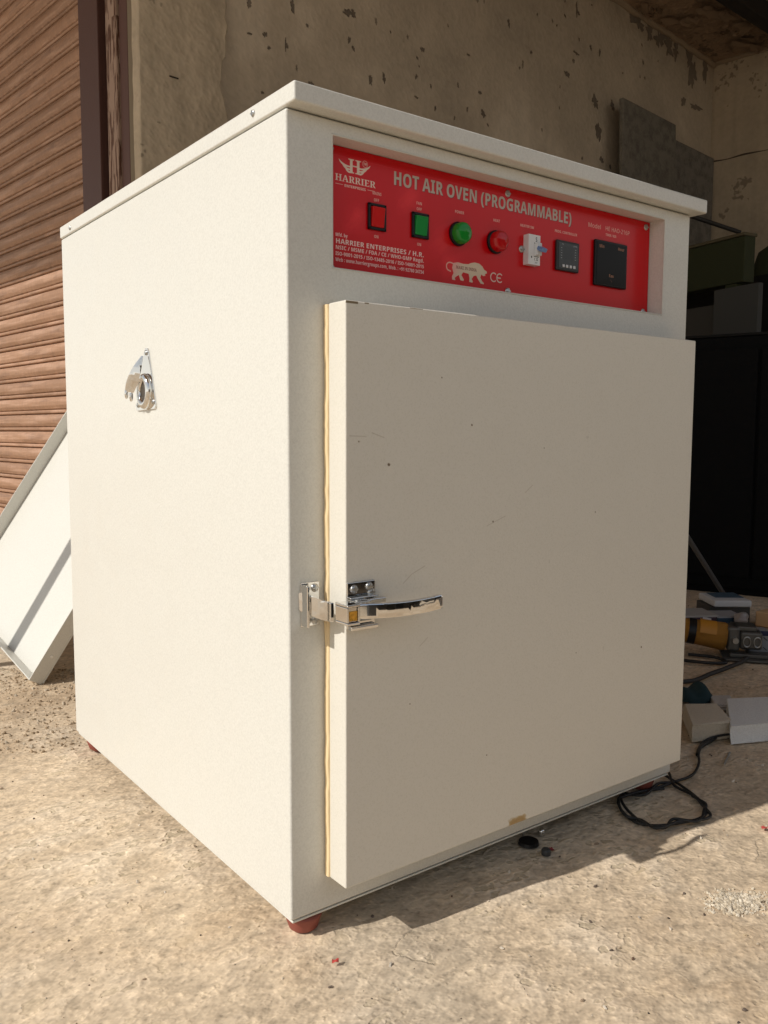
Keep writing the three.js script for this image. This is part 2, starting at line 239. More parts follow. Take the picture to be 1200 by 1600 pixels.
{ // roof slab with peeling soffit; its left edge throws the shade line on the shutter
  const t = build('concrete_roof', 'brown peeling concrete ceiling above the corner at top right', 'roof');
  const m = wallMat(-0.2, [0.62, 0.5, 0.42], 0.05); m.map.offset.y = m.bumpMap.offset.y = 0.4;
  part('slab', [bx(UR, UC + 0.25, ROOF, ROOF + 0.14, -7, WF), bx(UR - 0.6, UR, ROOF + 0.001, ROOF + 0.139, -2.55, WF - 0.001)], m, t);  // forward overhang and left strip are unseen, added to block sky and sun
  const r = rngOf(64), fl = [];
  for (let k = 0; k < 46; k++) { // loose paint flakes hanging from the soffit
    const q = hitB(1000 + r() * 190, 5 + r() * 70, 1, ROOF); if (q.z < -DW + 0.02 || q.x > UC - 0.03) continue;
    const g = new THREE.CircleGeometry(0.02 + r() * 0.04, 7); const p = g.attributes.position; for (let i = 0; i < p.count; i++) p.setXYZ(i, p.getX(i) * (0.6 + r()), p.getY(i) * (0.3 + r() * 0.5), (r() - 0.3) * 0.02);
    g.computeVertexNormals(); fl.push(g.rotateX(Math.PI / 2 + (r() - 0.5) * 0.4).rotateY(r() * 1.2 - 0.6).translate(q.x, ROOF - 0.012 - r() * 0.01, q.z));
  }
  tag(part('paint_flake', fl, std([0.26, 0.18, 0.115], 0.9, { side: THREE.DoubleSide }), t), null, null, null, 'stuff');
  // plaster cove along the back wall
  const a = [], r2 = rngOf(12); for (let i = 0; i <= 60; i++) a.push([1.4 + i * 0.059, ROOF - 0.004 + (r2() - 0.5) * 0.012, -DW + 0.006]);
  part('cove', tube(a, 0.017, 180, 7), std([0.33, 0.25, 0.17], 0.95), t);
  const b = []; for (let i = 0; i <= 30; i++) b.push([UC - 0.004, ROOF - 0.004 + (r2() - 0.5) * 0.012, -DW + i * 0.06]);
  part('cove', tube(b, 0.015, 90, 7), std([0.3, 0.225, 0.15], 0.95), t);
  const p0 = hitB(1152, -4, 1, ROOF - 0.05), p1 = hitB(1206, 32, 1, ROOF - 0.05), d = p1.clone().sub(p0), L = d.length();
  const beam = part('beam', rb(-0.5, L + 0.6, -0.045, 0.045, -0.035, 0.035, 0.004, 1), std([0.012, 0.01, 0.009], 0.7), t); beam.position.copy(p0); beam.rotation.y = Math.atan2(-d.z, d.x);
}
{ // post outside the frame whose shadow crosses the leaning tray
  const q = [0.688, 0, -1.96], k = 0.5; const pos = toW(q[0] - 1.157 * k, 0, q[2] - 0.263 * k);
  const t = thing('steel_pole', 'slim steel pole standing left of the leaning tray', 'pole', pos.toArray());
  part('shaft', new THREE.CylinderGeometry(0.021, 0.021, 2.6, 18).translate(0, 1.3, 0), mSteel, t); part('base_plate', rb(-0.05, 0.05, 0, 0.008, -0.05, 0.05, 0.002), mSteel, t);
}

{ // unseen wall added behind the camera to give chrome and black glass dark reflections
  const t = build('reflection_wall', 'unseen brown wall with darker gates added behind the camera for reflections', 'wall'), wm = wallMat(0.3, [0.5, 0.45, 0.42]), dk = std([0.04, 0.035, 0.03], 0.7);
  part('wall_face', bx(-7, 14, -0.2, 2.2, 6.6, 6.9), wm, t);
  for (let k = 0; k < 6; k++) { part('pier', rb(-6.6 + k * 3.6, -6.15 + k * 3.6, -0.2, 2.4, 6.4, 6.598, 0.01, 1), wallMat(0.7, [0.8, 0.76, 0.72]), t); part('gate', rb(-5.6 + k * 3.6, -3.6 + k * 3.6, 0, 1.9, 6.5, 6.597, 0.01, 1), dk, t); }
}
{ // unseen drums added behind the camera to put dark reflections in the chrome
  const pr = [[0, 0], [0.285, 0], [0.29, 0.01], [0.285, 0.02], [0.285, 0.29], [0.293, 0.3], [0.285, 0.31], [0.285, 0.58], [0.293, 0.59], [0.285, 0.6], [0.285, 0.86], [0.29, 0.88], [0.275, 0.88], [0.275, 0.865], [0, 0.865]].map((v) => new THREE.Vector2(...v));
  const g = toCreasedNormals(new THREE.LatheGeometry(pr, 32), 0.5), m = std([0.022, 0.021, 0.02], 0.5);
  const a = thing('reflection_drum', 'added unseen dark drum nearest the oven, for dark reflections in the chrome', 'drum', [0.55, 0, 1.75], 0, 'added dark drums for reflections'); part('shell', g, m, a); part('bung', new THREE.CylinderGeometry(0.03, 0.03, 0.02, 16).translate(0.18, 0.872, 0), mSteel, a);
  for (const [x, z, lab] of [[1.25, 1.95, 'added unseen dark drum second from the left pair, for reflections'], [2.35, 1.7, 'added unseen dark drum farthest right behind the camera, for reflections'], [-0.15, 2.3, 'added unseen dark drum farthest left behind the camera, for reflections']]) { const c = a.clone(); c.name = numbered('reflection_drum'); c.userData.label = lab; c.position.set(x, 0, z); scene.add(c); }
}
// ------------------------------------------------------------------ the oven
const W = 0.6485, D = 0.696, H0 = 0.0285, H1 = 0.828, RZ = 0.0232;
const oven = thing('hot_air_oven', 'large cream painted laboratory oven with red control panel and chrome latch', 'oven');
{
  const ev = new Evaluator(); ev.useGroups = false;
  const A = new Brush(new RoundedBoxGeometry(W, H1 - H0, D, 3, 0.0025).translate(W / 2, (H0 + H1) / 2, -D / 2)), B = new Brush(new THREE.BoxGeometry(0.5907 - 0.0517, 0.8142 - 0.6871, 0.06).translate((0.5907 + 0.0517) / 2, (0.8142 + 0.6871) / 2, -0.027 + 0.03));
  A.updateMatrixWorld(); B.updateMatrixWorld();
  const c = ev.evaluate(A, B, SUBTRACTION); let g = c.geometry.clone(); g.clearGroups();
  part('body', muv(g), mPowder, oven);
  // thin rounded lip of the recess
  const lip = [], y0 = 0.6871, y1 = 0.8142, x0 = 0.0517, x1 = 0.5907;
  for (const [a, b] of [[[x0, y0], [x1, y0]], [[x0, y1], [x1, y1]], [[x0, y0], [x0, y1]], [[x1, y0], [x1, y1]]]) lip.push(tube([[a[0], a[1], -0.0002], [(a[0] + b[0]) / 2, (a[1] + b[1]) / 2, -0.0002], [b[0], b[1], -0.0002]], 0.0011, 2, 6));
  part('recess_lip', lip, mPowder, oven);
  part('bottom_lip', [rb(0.003, W - 0.003, 0.024, 0.0265, -D + 0.003, -0.002, 0.001, 1), bx(0.01, W - 0.01, 0.0265, 0.0288, -D + 0.01, -0.008)], mPowder, oven);
}
{ // lid: folded sheet with a front overhang
  const l = part('lid', [rb(-0.0012, W + 0.014, H1 + 0.0012, 0.8475, -D - 0.002, 0.0172, 0.0022, 3)], mPowder, oven);
  const sc = (x, y, z, r, dir, par) => { const g = new THREE.SphereGeometry(r, 14, 8, 0, Math.PI * 2, 0, Math.PI / 2).scale(1, 0.55, 1), s = bx(-r * 0.8, r * 0.8, r * 0.35, r * 0.57, -r * 0.14, r * 0.14), s2 = bx(-r * 0.14, r * 0.14, r * 0.35, r * 0.575, -r * 0.8, r * 0.8); const m = part('screw', [g, s, s2], mSteel, par); if (dir === 'x') m.rotation.z = Math.PI / 2; else m.rotation.x = Math.PI / 2; m.position.set(x, y, z); return m; };
  sc(-0.0012, 0.8393, -0.061, 0.0035, 'x', l); sc(-0.0012, 0.8365, -0.645, 0.0035, 'x', l);
  oven.userData.screwFn = null; globalThis.__screw = sc;
}
const screw = globalThis.__screw; delete globalThis.__screw; delete oven.userData.screwFn;
// feet
for (const [x, z] of [[0.0275, -0.021], [0.62, -0.03], [0.026, -0.66], [0.62, -0.66]]) part('rubber_foot', new THREE.LatheGeometry([[0, 0.003], [0.012, 0.003], [0.0155, 0.006], [0.0195, 0.018], [0.0195, 0.0238], [0, 0.0238]].map((v) => new THREE.Vector2(...v)), 28).translate(x, 0, z), std([0.27, 0.07, 0.05], 0.6), oven, 'red plastic foot');
{ // door with its foam gasket
  const x0 = 0.0416, x1 = 0.6165, y0 = 0.0655, y1 = 0.6512, z1 = 0.037, zb = 0.0075;
  const g = rb(x0, x1, y0, y1, zb, z1, 0.0016, 3); const p = g.attributes.position;
  for (let i = 0; i < p.count; i++) { const y = p.getY(i), x = p.getX(i); const t = Math.sin((y - y0) / (y1 - y0) * Math.PI); if (x < x0 + 0.01) p.setX(i, x + 0.0006 * Math.sin(y * 21) - 0.0004 * t); }
  const marks = canvasTex(1024, 1024, (c, w, h) => {
    c.fillStyle = '#fff'; c.fillRect(0, 0, w, h); const r = rngOf(3);
    for (let k = 0; k < 60000; k++) { const v = 246 + r() * 9; c.fillStyle = `rgb(${v},${v},${v - 2})`; c.fillRect(r() * w, r() * h, 2, 2); }
    const at = (px, py) => { const q = hit(px, py, 2, z1); return [(q.x - x0) / (x1 - x0) * w, (y1 - q.y) / (y1 - y0) * h]; };
    c.fillStyle = '#8a7c6c'; for (const [px, py, s] of [[607, 726, 3], [737, 664, 2.2], [1002, 1011, 2.5], [770, 815, 2], [690, 590, 1.6], [850, 700, 1.4], [930, 800, 1.6], [640, 1100, 1.4], [760, 1180, 1.6], [560, 690, 1.6], [900, 1020, 1.4]]) { const [x, y] = at(px, py); c.beginPath(); c.ellipse(x, y, s, s * 0.8, 0.4, 0, 7); c.fill(); }
    c.strokeStyle = 'rgba(160,145,130,.35)'; c.lineWidth = 1.2; const ln = (...q) => { c.beginPath(); q.forEach(([a, b], i) => { const [x, y] = at(a, b); i ? c.lineTo(x, y) : c.moveTo(x, y); }); c.stroke(); };
    ln([545, 681], [572, 682]); ln([629, 912], [643, 897], [664, 884]); ln([760, 822], [790, 806]); ln([580, 676], [600, 684]); ln([820, 770], [832, 758]); ln([655, 1010], [668, 996]);
    c.fillStyle = '#c2a06c'; { const [x, y] = at(808, 1281); for (let k = 0; k < 70; k++) { c.globalAlpha = 0.25; c.beginPath(); c.ellipse(x + (r() - 0.5) * 44, y + (r() - 0.3) * 12, 3 + r() * 7, 2 + r() * 4, r(), 0, 7); c.fill(); } c.globalAlpha = 1; }
    c.fillStyle = '#8f8067'; c.fillRect(0, 0, 26, 5); c.fillRect(40, 0, 9, 3); c.fillRect(140, 0, 30, 2);
  });
  marks.repeat.set(1 / (x1 - x0), 1 / (y1 - y0)); marks.offset.set(-x0 / (x1 - x0), -y0 / (y1 - y0)); marks.wrapS = marks.wrapT = THREE.RepeatWrapping;
  const door = part('door', g, std([0.725, 0.695, 0.62], 0.42, { roughnessMap: rep(dtex(512, (i, c) => { c[0] = c[1] = c[2] = 0.9 + 0.3 * grainM[i]; }), 0.5), map: marks, bumpMap: peelBump, bumpScale: 0.0002 }), oven);  // base colour warmed beyond the body paint to carry bounced light
  // gasket: wavy foam strip squeezed out behind the door
  const r = rngOf(8), gs = []; const run = (a, b, n, out) => { const st = []; let e = 0; for (let i = 0; i <= n; i++) { e = e * 0.6 + (r() - 0.5) * 0.0014; const t = i / n; const c0 = new THREE.Vector3(a[0] + (b[0] - a[0]) * t, a[1] + (b[1] - a[1]) * t, 0.0042); c0.addScaledVector(out, e * 0.8); st.push({ p: c0, a: out.clone().multiplyScalar(0.006), b: new THREE.Vector3(0, 0, 0.0041) }); } gs.push(sweep(st)); };
  run([x0 + 0.005, y0 + 0.001], [x0 + 0.005, y1 - 0.001], 90, new THREE.Vector3(1, 0, 0)); run([x0 + 0.006, y1 - 0.007], [x1 - 0.006, y1 - 0.007], 60, new THREE.Vector3(0, 1, 0)); run([x0 + 0.006, y0 + 0.008], [x1 - 0.006, y0 + 0.008], 60, new THREE.Vector3(0, 1, 0)); run([x1 - 0.008, y0 + 0.001], [x1 - 0.008, y1 - 0.001], 30, new THREE.Vector3(1, 0, 0));
  part('gasket', gs, std([0.82, 0.64, 0.38], 0.8), door, 'yellowed foam gasket squeezed out along the door edge');
}
{ // chrome latch: strike on the body, lock and lever on the door
  const L = part('door_latch', [rb(0.0125, 0.0345, 0.3325, 0.377, 0, 0.0022, 0.001, 2), rb(0.0125, 0.0155, 0.334, 0.3755, 0.0015, 0.014, 0.001, 2)], mChrome, oven, 'chrome lever latch with strike plate');
  const v = (x, y, z) => new THREE.Vector3(x, y, z);
  part('strike_ramp', [sweep([{ p: v(0.0135, 0.3585, 0.006), a: v(0.003, 0, 0.006), b: v(0, 0.0095, 0) }, { p: v(0.0165, 0.356, 0.013), a: v(0.003, 0, 0.006), b: v(0, 0.0088, 0) }, { p: v(0.022, 0.353, 0.021), a: v(0.0035, 0, 0.005), b: v(0, 0.009, 0) }, { p: v(0.0275, 0.3515, 0.0285), a: v(0.004, 0, 0.004), b: v(0, 0.0098, 0) }]), rb(0.0265, 0.0312, 0.3415, 0.361, 0.0255, 0.0335, 0.0012, 2)], mChrome, L);
  part('roller', new THREE.CylinderGeometry(0.0034, 0.0034, 0.016, 20).translate(0.0325, 0.3535, 0.0395), std([0.03, 0.03, 0.032], 0.3, { metalness: 0.8 }), L);
  part('base_plate', [rb(0.0425, 0.0765, 0.3335, 0.3795, 0.037, 0.0392, 0.001, 2), rb(0.0425, 0.0765, 0.3635, 0.3655, 0.0385, 0.045, 0.001, 1), rb(0.0435, 0.0765, 0.332, 0.3365, 0.0385, 0.0455, 0.0014, 2)], mChrome, L);
  part('lock_block', [rb(0.0262, 0.0412, 0.343, 0.3455, 0.0425, 0.0632, 0.0008, 2), rb(0.0262, 0.0412, 0.3605, 0.363, 0.0425, 0.0632, 0.0008, 2), rb(0.0262, 0.0285, 0.3458, 0.3602, 0.0425, 0.0628, 0.0006, 2), rb(0.0393, 0.0412, 0.3458, 0.3602, 0.0425, 0.0628, 0.0006, 2), rb(0.029, 0.0388, 0.3458, 0.3602, 0.043, 0.0608, 0.0006, 2), rb(0.0412, 0.06, 0.3425, 0.345, 0.0393, 0.056, 0.0008, 2), rb(0.0412, 0.06, 0.361, 0.3635, 0.0393, 0.056, 0.0008, 2)], mChrome, L);
  part('slide_bracket', [rb(0.062, 0.0845, 0.3565, 0.3628, 0.0393, 0.0475, 0.0015, 2)], mChrome, L);
  part('yellow_plate', rb(0.0293, 0.0385, 0.3468, 0.3565, 0.0609, 0.0622, 0.0004, 2), std([0.75, 0.4, 0.06], 0.3, { metalness: 0.6, bumpMap: peelBump, bumpScale: 0.001 }), L, 'small orange yellow plate');  // orange-yellow metallic plate on the front of the lock block
  const st = []; for (let i = 0; i <= 30; i++) { const t = i / 30, e = i === 0 || i === 30; const x = 0.0418 + t * 0.099, y = 0.3555 - 0.0085 * t + 0.0075 * t * t, z = 0.0602 + 0.006 * Math.sin(t * 2.6) + 0.002 * t, dz = 0.006 * 2.6 * Math.cos(t * 2.6) + 0.002; const n = v(-dz, 0, 0.099).normalize(); st.push({ p: v(x, y, z), a: n.multiplyScalar(e ? 0.0022 : 0.0028), b: v(0, 0.0076 * (e ? 0.93 : 1), 0) }); }
  part('lever', sweep(st, 0.9), mChrome, L);
  part('pivot', new THREE.CylinderGeometry(0.0028, 0.0028, 0.023, 16).translate(0.0465, 0.3532, 0.051), mSteel, L);
  for (const [x, y, z] of [[0.0185, 0.3705, 0.0022], [0.0285, 0.371, 0.0022], [0.0195, 0.3385, 0.0022], [0.0285, 0.3385, 0.0022], [0.0505, 0.3725, 0.0392], [0.069, 0.3735, 0.0392], [0.0715, 0.3675, 0.0392]]) screw(x, y, z, 0.0044, 'z', L);
}
{ // swivel port cover on the left side
  const sh = new THREE.Shape(); // (x = z of oven, y)
  [[-0.3555, 0.628], [-0.353, 0.6315], [-0.345, 0.6315], [-0.3425, 0.628], [-0.3225, 0.5615], [-0.3225, 0.558], [-0.3255, 0.555], [-0.384, 0.5535], [-0.388, 0.556], [-0.3885, 0.561]].forEach(([a, b], i) => (i ? sh.lineTo(a, b) : sh.moveTo(a, b)));
  const g = new THREE.ExtrudeGeometry(sh, { depth: 0.0014, bevelEnabled: true, bevelSize: 0.0006, bevelThickness: 0.0005, bevelSegments: 2 }); g.rotateY(-Math.PI / 2); // x->z, z->-x
  const pc = part('port_cover', g, mChrome, oven, 'chrome swivel cover on the side panel');
  const R = (x, r) => new THREE.TorusGeometry(x, r, 12, 40);
  part('port_ring', [R(0.0155, 0.0052).scale(1, 1.12, 1).rotateY(-Math.PI / 2).translate(-0.004, 0.5775, -0.3525)], mChrome, pc);
  part('port_plug', new THREE.CylinderGeometry(0.011, 0.011, 0.005, 30).rotateZ(Math.PI / 2).translate(-0.003, 0.577, -0.3525), std([0.12, 0.095, 0.07], 0.35, { metalness: 1 }), pc);
  const st = []; for (let i = 0; i <= 18; i++) { const t = i / 18, wd = 0.0012 + 0.0062 * Math.sin(Math.min(1, t * 0.78) * Math.PI * 0.95), bow = 0.006 * Math.sin(t * 3); st.push({ p: new THREE.Vector3(-0.006 - 0.0125 * t - bow * 0.4, 0.6225 - 0.046 * t, -0.352 - 0.015 * t + bow * 0.5), a: new THREE.Vector3(-0.0003, 0, 0.0006), b: new THREE.Vector3(-0.76 * wd, 0.16 * wd, -0.64 * wd) }); }
  part('swing_flap', sweep(st, 0.9), mChrome, pc);
  const prong = (x, y, z) => new THREE.SphereGeometry(0.0026, 12, 10).scale(1, 2.6, 0.8).translate(x, y, z);
  part('prong', prong(-0.0215, 0.5745, -0.3695), mChrome, pc); part('prong', prong(-0.0168, 0.571, -0.3655), mChrome, pc);
  screw(-0.0019, 0.6265, -0.349, 0.0034, 'x', pc); screw(-0.0019, 0.5605, -0.380, 0.0034, 'x', pc); screw(-0.0019, 0.5635, -0.329, 0.0034, 'x', pc);
}
{ // red control panel
  const x0 = 0.0525, x1 = 0.5892, y0 = 0.6878, y1 = 0.8136, zp = -RZ, PW = 2048, PH = Math.round(2048 * (y1 - y0) / (x1 - x0));
  const art = canvasTex(PW, PH, (c) => {
    const S = PW / ((x1 - x0) * 1000), X = (mm) => (mm - x0 * 1000) * S, Y = (mm) => (y1 * 1000 - mm) * S;
    c.fillStyle = '#cc000e'; c.fillRect(0, 0, PW, PH);
    const txt = (s, xl, yb, hmm, wmm, color, font = 'bold', fam = 'sans-serif', alpha = 1) => { // cap height hmm, baseline yb, width wmm
      c.save(); c.font = `${font} 100px ${fam}`; c.fillStyle = color; c.globalAlpha = alpha; const m = c.measureText(s).width; c.translate(X(xl), Y(yb)); c.scale(wmm * S / m, hmm * S / 71); c.fillText(s, 0, 0); c.restore(); };
    const mid = (s, xc, yb, h, w, col) => txt(s, xc - w / 2, yb, h, w, col, 'bold');
    c.strokeStyle = 'rgba(225,90,90,.55)'; c.lineWidth = 1.6; for (const y of [804.5, 693.5]) { c.beginPath(); c.moveTo(X(60), Y(y)); c.lineTo(X(585), Y(y)); c.stroke(); } c.beginPath(); c.moveTo(X(584.5), Y(808)); c.lineTo(X(584.5), Y(691)); c.stroke(); c.fillStyle = 'rgba(230,70,70,.28)'; c.fillRect(X(574), Y(808), 1.6, 116 * S);
    // winged letter emblem
    const cream = '#e6d6c6'; c.fillStyle = cream; txt('H', 86.5, 790, 14, 17, cream, 'bold', 'serif');
    for (const s of [-1, 1]) for (let k = 0; k < 3; k++) { c.beginPath(); const bx0 = 95 + s * 4, yy = 798.5 - k * 2.7, len = 16 - k * 3.6; c.moveTo(X(bx0), Y(yy - 1.5)); c.quadraticCurveTo(X(bx0 + s * len * 0.55), Y(yy - 2.5), X(bx0 + s * len), Y(yy + 3.4)); c.quadraticCurveTo(X(bx0 + s * len * 0.9), Y(yy - 2.2), X(bx0 + s * len * 0.4), Y(yy - 3.4)); c.lineTo(X(bx0), Y(yy - 3.3)); c.fill(); }
    c.strokeStyle = cream; c.lineWidth = 1.8; c.beginPath(); c.arc(X(108), Y(802), 3.2 * S, 0, 7); c.stroke(); txt('TM', 105.7, 800.7, 2.6, 4.6, cream);
    txt('HARRIER', 70.5, 780, 6.4, 51, cream, 'bold', 'serif'); txt('ENTERPRISES', 82, 775.2, 2.8, 27, cream); c.lineWidth = 2; for (const [a, b] of [[71, 80.5], [111, 120.5]]) { c.beginPath(); c.moveTo(X(a), Y(776.8)); c.lineTo(X(b), Y(776.8)); c.stroke(); }
    // title in condensed silver capitals
    for (const [dx, dy, col] of [[0.5, -0.5, '#5d0b10'], [0, 0, '#bdb2a6']]) { c.save(); c.font = 'bold 100px sans-serif'; const s = 'HOT AIR OVEN (PROGRAMMABLE)', m = c.measureText(s).width; c.translate(X(144.5 + dx), Y(788.3 + dy)); c.scale(284.5 * S / m, 13.6 * S / 71); c.fillStyle = c.strokeStyle = col; c.lineWidth = 1.5; c.fillText(s, 0, 0); c.strokeText(s, 0, 0); c.restore(); }
    const tc = '#e0b9a8';
    mid('MAINS', 123.4, 773.4, 2.9, 12, tc); mid('OFF', 122.8, 766.6, 2.9, 7, tc); mid('ON', 122.8, 729.4, 2.9, 6, tc);
    mid('FAN', 180.6, 772.7, 2.9, 8, tc); mid('OFF', 180.7, 766.6, 2.9, 7.5, tc); mid('ON', 181, 729.3, 2.9, 6, tc);
    mid('POWER', 239.5, 772.4, 2.9, 14, tc); mid('HEAT', 297.8, 772, 2.9, 11, tc); mid('HEATER SW', 349, 772.6, 2.9, 24, tc); mid('PROG. CONTROLLER', 419, 774.8, 2.9, 42, tc); mid('TIMER / BZR', 507, 783.6, 2.9, 22, tc);
    txt('Model', 460.5, 790.2, 5.4, 26, tc, ''); txt('HE HAO-216P', 495, 790.6, 5.4, 51, tc, '');
    const wc = '#ecd8cf'; txt('Mfd. by', 71, 724.8, 3.4, 15, wc); txt('HARRIER ENTERPRISES / H.R.', 71, 717.8, 5.0, 117, wc, 'bold'); txt('NSIC / MSME / FDA / CE / WHO-GMP Regd.', 71, 711.8, 3.9, 117, wc, 'bold'); txt('ISO-9001-2015 / ISO-13485-2016 / ISO-14001-2015', 71, 705.9, 3.6, 117, wc, 'bold'); txt('Web : www.harriergroups.com, Mob. : +91 92780 34734', 71, 700.0, 3.6, 117, wc, 'bold');
    // walking lion emblem (faces right) with outlined tail
    const P = (pts) => { c.beginPath(); pts.forEach(([a, b], i) => (i ? c.lineTo(X(a), Y(b)) : c.moveTo(X(a), Y(b)))); c.closePath(); c.fill(); };
    const lc = '#dcc7ac'; c.fillStyle = lc;
    P([[231, 717], [238, 718.6], [246, 717.8], [254, 718.4], [258, 720.2], [264, 721.5], [271, 721], [276, 718.5], [279, 715], [283, 713.5], [283.6, 711.4], [280.5, 710.2], [281, 708.4], [277.5, 707.6], [274.5, 709], [273, 705.5], [276, 701.5], [279, 699.6], [278.4, 698.3], [273.5, 698.6], [269, 703.5], [266.5, 707], [262.5, 706], [259.5, 702.4], [261.5, 699.4], [260.5, 698.2], [255.5, 698.6], [256, 703], [254.5, 707.5], [246, 708.3], [243.5, 705], [247.5, 700.3], [246.6, 698.6], [242, 699], [239.5, 704.5], [236.5, 703], [233.5, 700.8], [234.5, 698.2], [229.5, 698.4], [229.2, 702], [231.5, 706], [229.2, 711.5]]);
    c.strokeStyle = lc; c.lineWidth = 1.5 * S; c.lineCap = 'round'; c.beginPath(); c.moveTo(X(231), Y(716)); c.bezierCurveTo(X(224), Y(719), X(219), Y(715), X(221.5), Y(710)); c.bezierCurveTo(X(222.5), Y(708), X(225), Y(708), X(227), Y(707.5)); c.stroke();
    txt('MAKE IN INDIA', 235, 711.4, 3.2, 32, '#6b1a18', 'bold', 'serif');
    c.strokeStyle = '#dccabb'; c.lineWidth = 1.5 * S; c.beginPath(); c.arc(X(294.5), Y(708.2), 4.9 * S, 0.9, 5.4); c.stroke(); c.beginPath(); c.arc(X(304.5), Y(708.2), 4.9 * S, 0.9, 5.4); c.stroke(); c.beginPath(); c.moveTo(X(300), Y(708.2)); c.lineTo(X(305.5), Y(708.2)); c.stroke();
    // cloudy pale reflections painted onto the red
    const r = rngOf(40); for (let k = 0; k < 160; k++) { const [a, b] = [[100, 745], [170, 775], [228, 712], [215, 740]][k % 4]; c.fillStyle = 'rgba(235,120,105,.022)'; c.beginPath(); c.ellipse(X(a + (r() - 0.5) * 22), Y(b + (r() - 0.5) * 22), 20 + r() * 50, 10 + r() * 30, -0.7, 0, 7); c.fill(); }
  });
  const g = new THREE.BoxGeometry(x1 - x0, y1 - y0, 0.003).translate((x0 + x1) / 2, (y0 + y1) / 2, zp - 0.0015);
  const panel = part('control_panel', g, [0, 1, 2, 3].map(() => std([0.3, 0.01, 0.012], 0.2)).concat([std([1, 1, 1], 0.28, { map: art, specularIntensity: 0.7 }), std([0.3, 0.01, 0.012], 0.3)]), oven, 'glossy red printed control panel');
  for (const [x, y] of [[0.0645, 0.8095], [0.3150, 0.8068], [0.5805, 0.8064], [0.3177, 0.6944], [0.5792, 0.6931], [0.0645, 0.6935]]) screw(x, y, zp, 0.0042, 'z', panel);
  // rocker switches
  for (const [x, y, c, lab, tilt] of [[0.1225, 0.7506, [0.6, 0.012, 0.012], 'red rocker switch', 0.13], [0.1812, 0.7504, [0.012, 0.26, 0.05], 'green rocker switch', 0.13]]) {
    const s = part('rocker_switch', [rb(x - 0.0117, x + 0.0117, y + 0.0105, y + 0.0135, zp, zp + 0.0028, 0.0008, 2), rb(x - 0.0117, x + 0.0117, y - 0.0135, y - 0.0105, zp, zp + 0.0028, 0.0008, 2), rb(x - 0.0117, x - 0.0085, y - 0.0135, y + 0.0135, zp, zp + 0.0028, 0.0008, 2), rb(x + 0.0085, x + 0.0117, y - 0.0135, y + 0.0135, zp, zp + 0.0028, 0.0008, 2)], mBlackPl, oven, lab);
    const k = part('rocker', [rb(-0.0082, 0.0082, -0.0102, 0.0102, -0.002, 0.0036, 0.0012, 2)], std(c, 0.3, { specularIntensity: 0.6 }), s); k.position.set(x, y, zp + 0.0014); k.rotation.x = tilt;
  }
  // indicator lamps
  for (const [x, y, c, e] of [[0.2372, 0.7495, [0.008, 0.24, 0.025], 'green indicator lamp'], [0.2955, 0.7483, [0.5, 0.006, 0.008], 'red indicator lamp']]) {
    const lp = part('indicator_lamp', new THREE.LatheGeometry([[0.009, 0], [0.0133, 0], [0.0135, 0.002], [0.0125, 0.0034], [0.0105, 0.0038]].map((v) => new THREE.Vector2(...v)), 36).rotateX(Math.PI / 2).translate(x, y, zp), mBlackPl, oven, e);
    part('lens', toCreasedNormals(new THREE.LatheGeometry([[0.0116, 0], [0.0116, 0.0072], [0.0106, 0.0092], [0.0085, 0.0106], [0.005, 0.0115], [0, 0.0118]].map((v) => new THREE.Vector2(...v)), 36).rotateX(Math.PI / 2).translate(x, y, zp + 0.003), 0.7), std(c, 0.16, {}), lp);
  }
  { // miniature breaker
    const a = 0.3432, b = 0.3634, lo = 0.7282, hi = 0.7635, zf = zp + 0.0085;
    const t = canvasTex(256, 352, (c, w, h) => { c.fillStyle = '#e2e2e2'; c.fillRect(0, 0, w, h); c.fillStyle = '#22262b'; c.font = 'bold 74px sans-serif'; c.fillText('S', 150, 78); c.fillRect(120, 92, 110, 9); c.fillRect(120, 250, 110, 8); c.font = 'bold 44px sans-serif'; c.fillText('C 32', 128, 300); c.font = '28px sans-serif'; c.fillText('240V', 140, 334); c.fillStyle = '#333'; c.beginPath(); c.arc(70, 265, 13, 0, 7); c.fill(); c.fillStyle = '#b9b9b9'; c.fillRect(120, 108, 6, 136); });
    const wht = std([0.72, 0.73, 0.74], 0.4), g2 = new THREE.BoxGeometry(b - a, hi - lo, zf - zp).translate((a + b) / 2, (lo + hi) / 2, (zf + zp) / 2);
    const m = part('circuit_breaker', g2, [wht, wht, wht, wht, std([1, 1, 1], 0.4, { map: t }), wht], oven, 'white circuit breaker with blue toggle');
    part('breaker_nose', rb(0.3545, 0.3634, 0.7395, 0.7545, zf - 0.001, zf + 0.0035, 0.001, 2), wht, m);
    const tg = part('toggle', rb(-0.0048, 0.0048, -0.0024, 0.0024, 0, 0.009, 0.001, 2), std([0.16, 0.27, 0.52], 0.35), m); tg.position.set(0.3592, 0.7482, zf + 0.003); tg.rotation.x = 0.5;
    screw(0.3395, 0.7462, zp, 0.0044, 'z', panel);
  }
  { // temperature controller
    const a = 0.3985, b = 0.4405, lo = 0.7285, hi = 0.7655, z = zp + 0.0042;
    const m = part('temperature_controller', [rb(a, b, lo, hi, zp, z, 0.0015, 2)], std([0.02, 0.021, 0.022], 0.45), oven, 'small black controller with four pale keys');
    const t = canvasTex(256, 224, (c, w, h) => { c.fillStyle = '#1e2022'; c.fillRect(0, 0, w, h); c.fillStyle = '#0a0b0c'; c.fillRect(58, 26, 140, 118); c.fillStyle = '#8e9094'; c.font = 'bold 17px sans-serif'; c.fillText('PV', 40, 20); c.fillText('LTM10', 186, 22); for (let k = 0; k < 5; k++) { c.fillRect(28, 44 + k * 22, 14, 6); c.fillRect(214, 44 + k * 22, 14, 6); } });
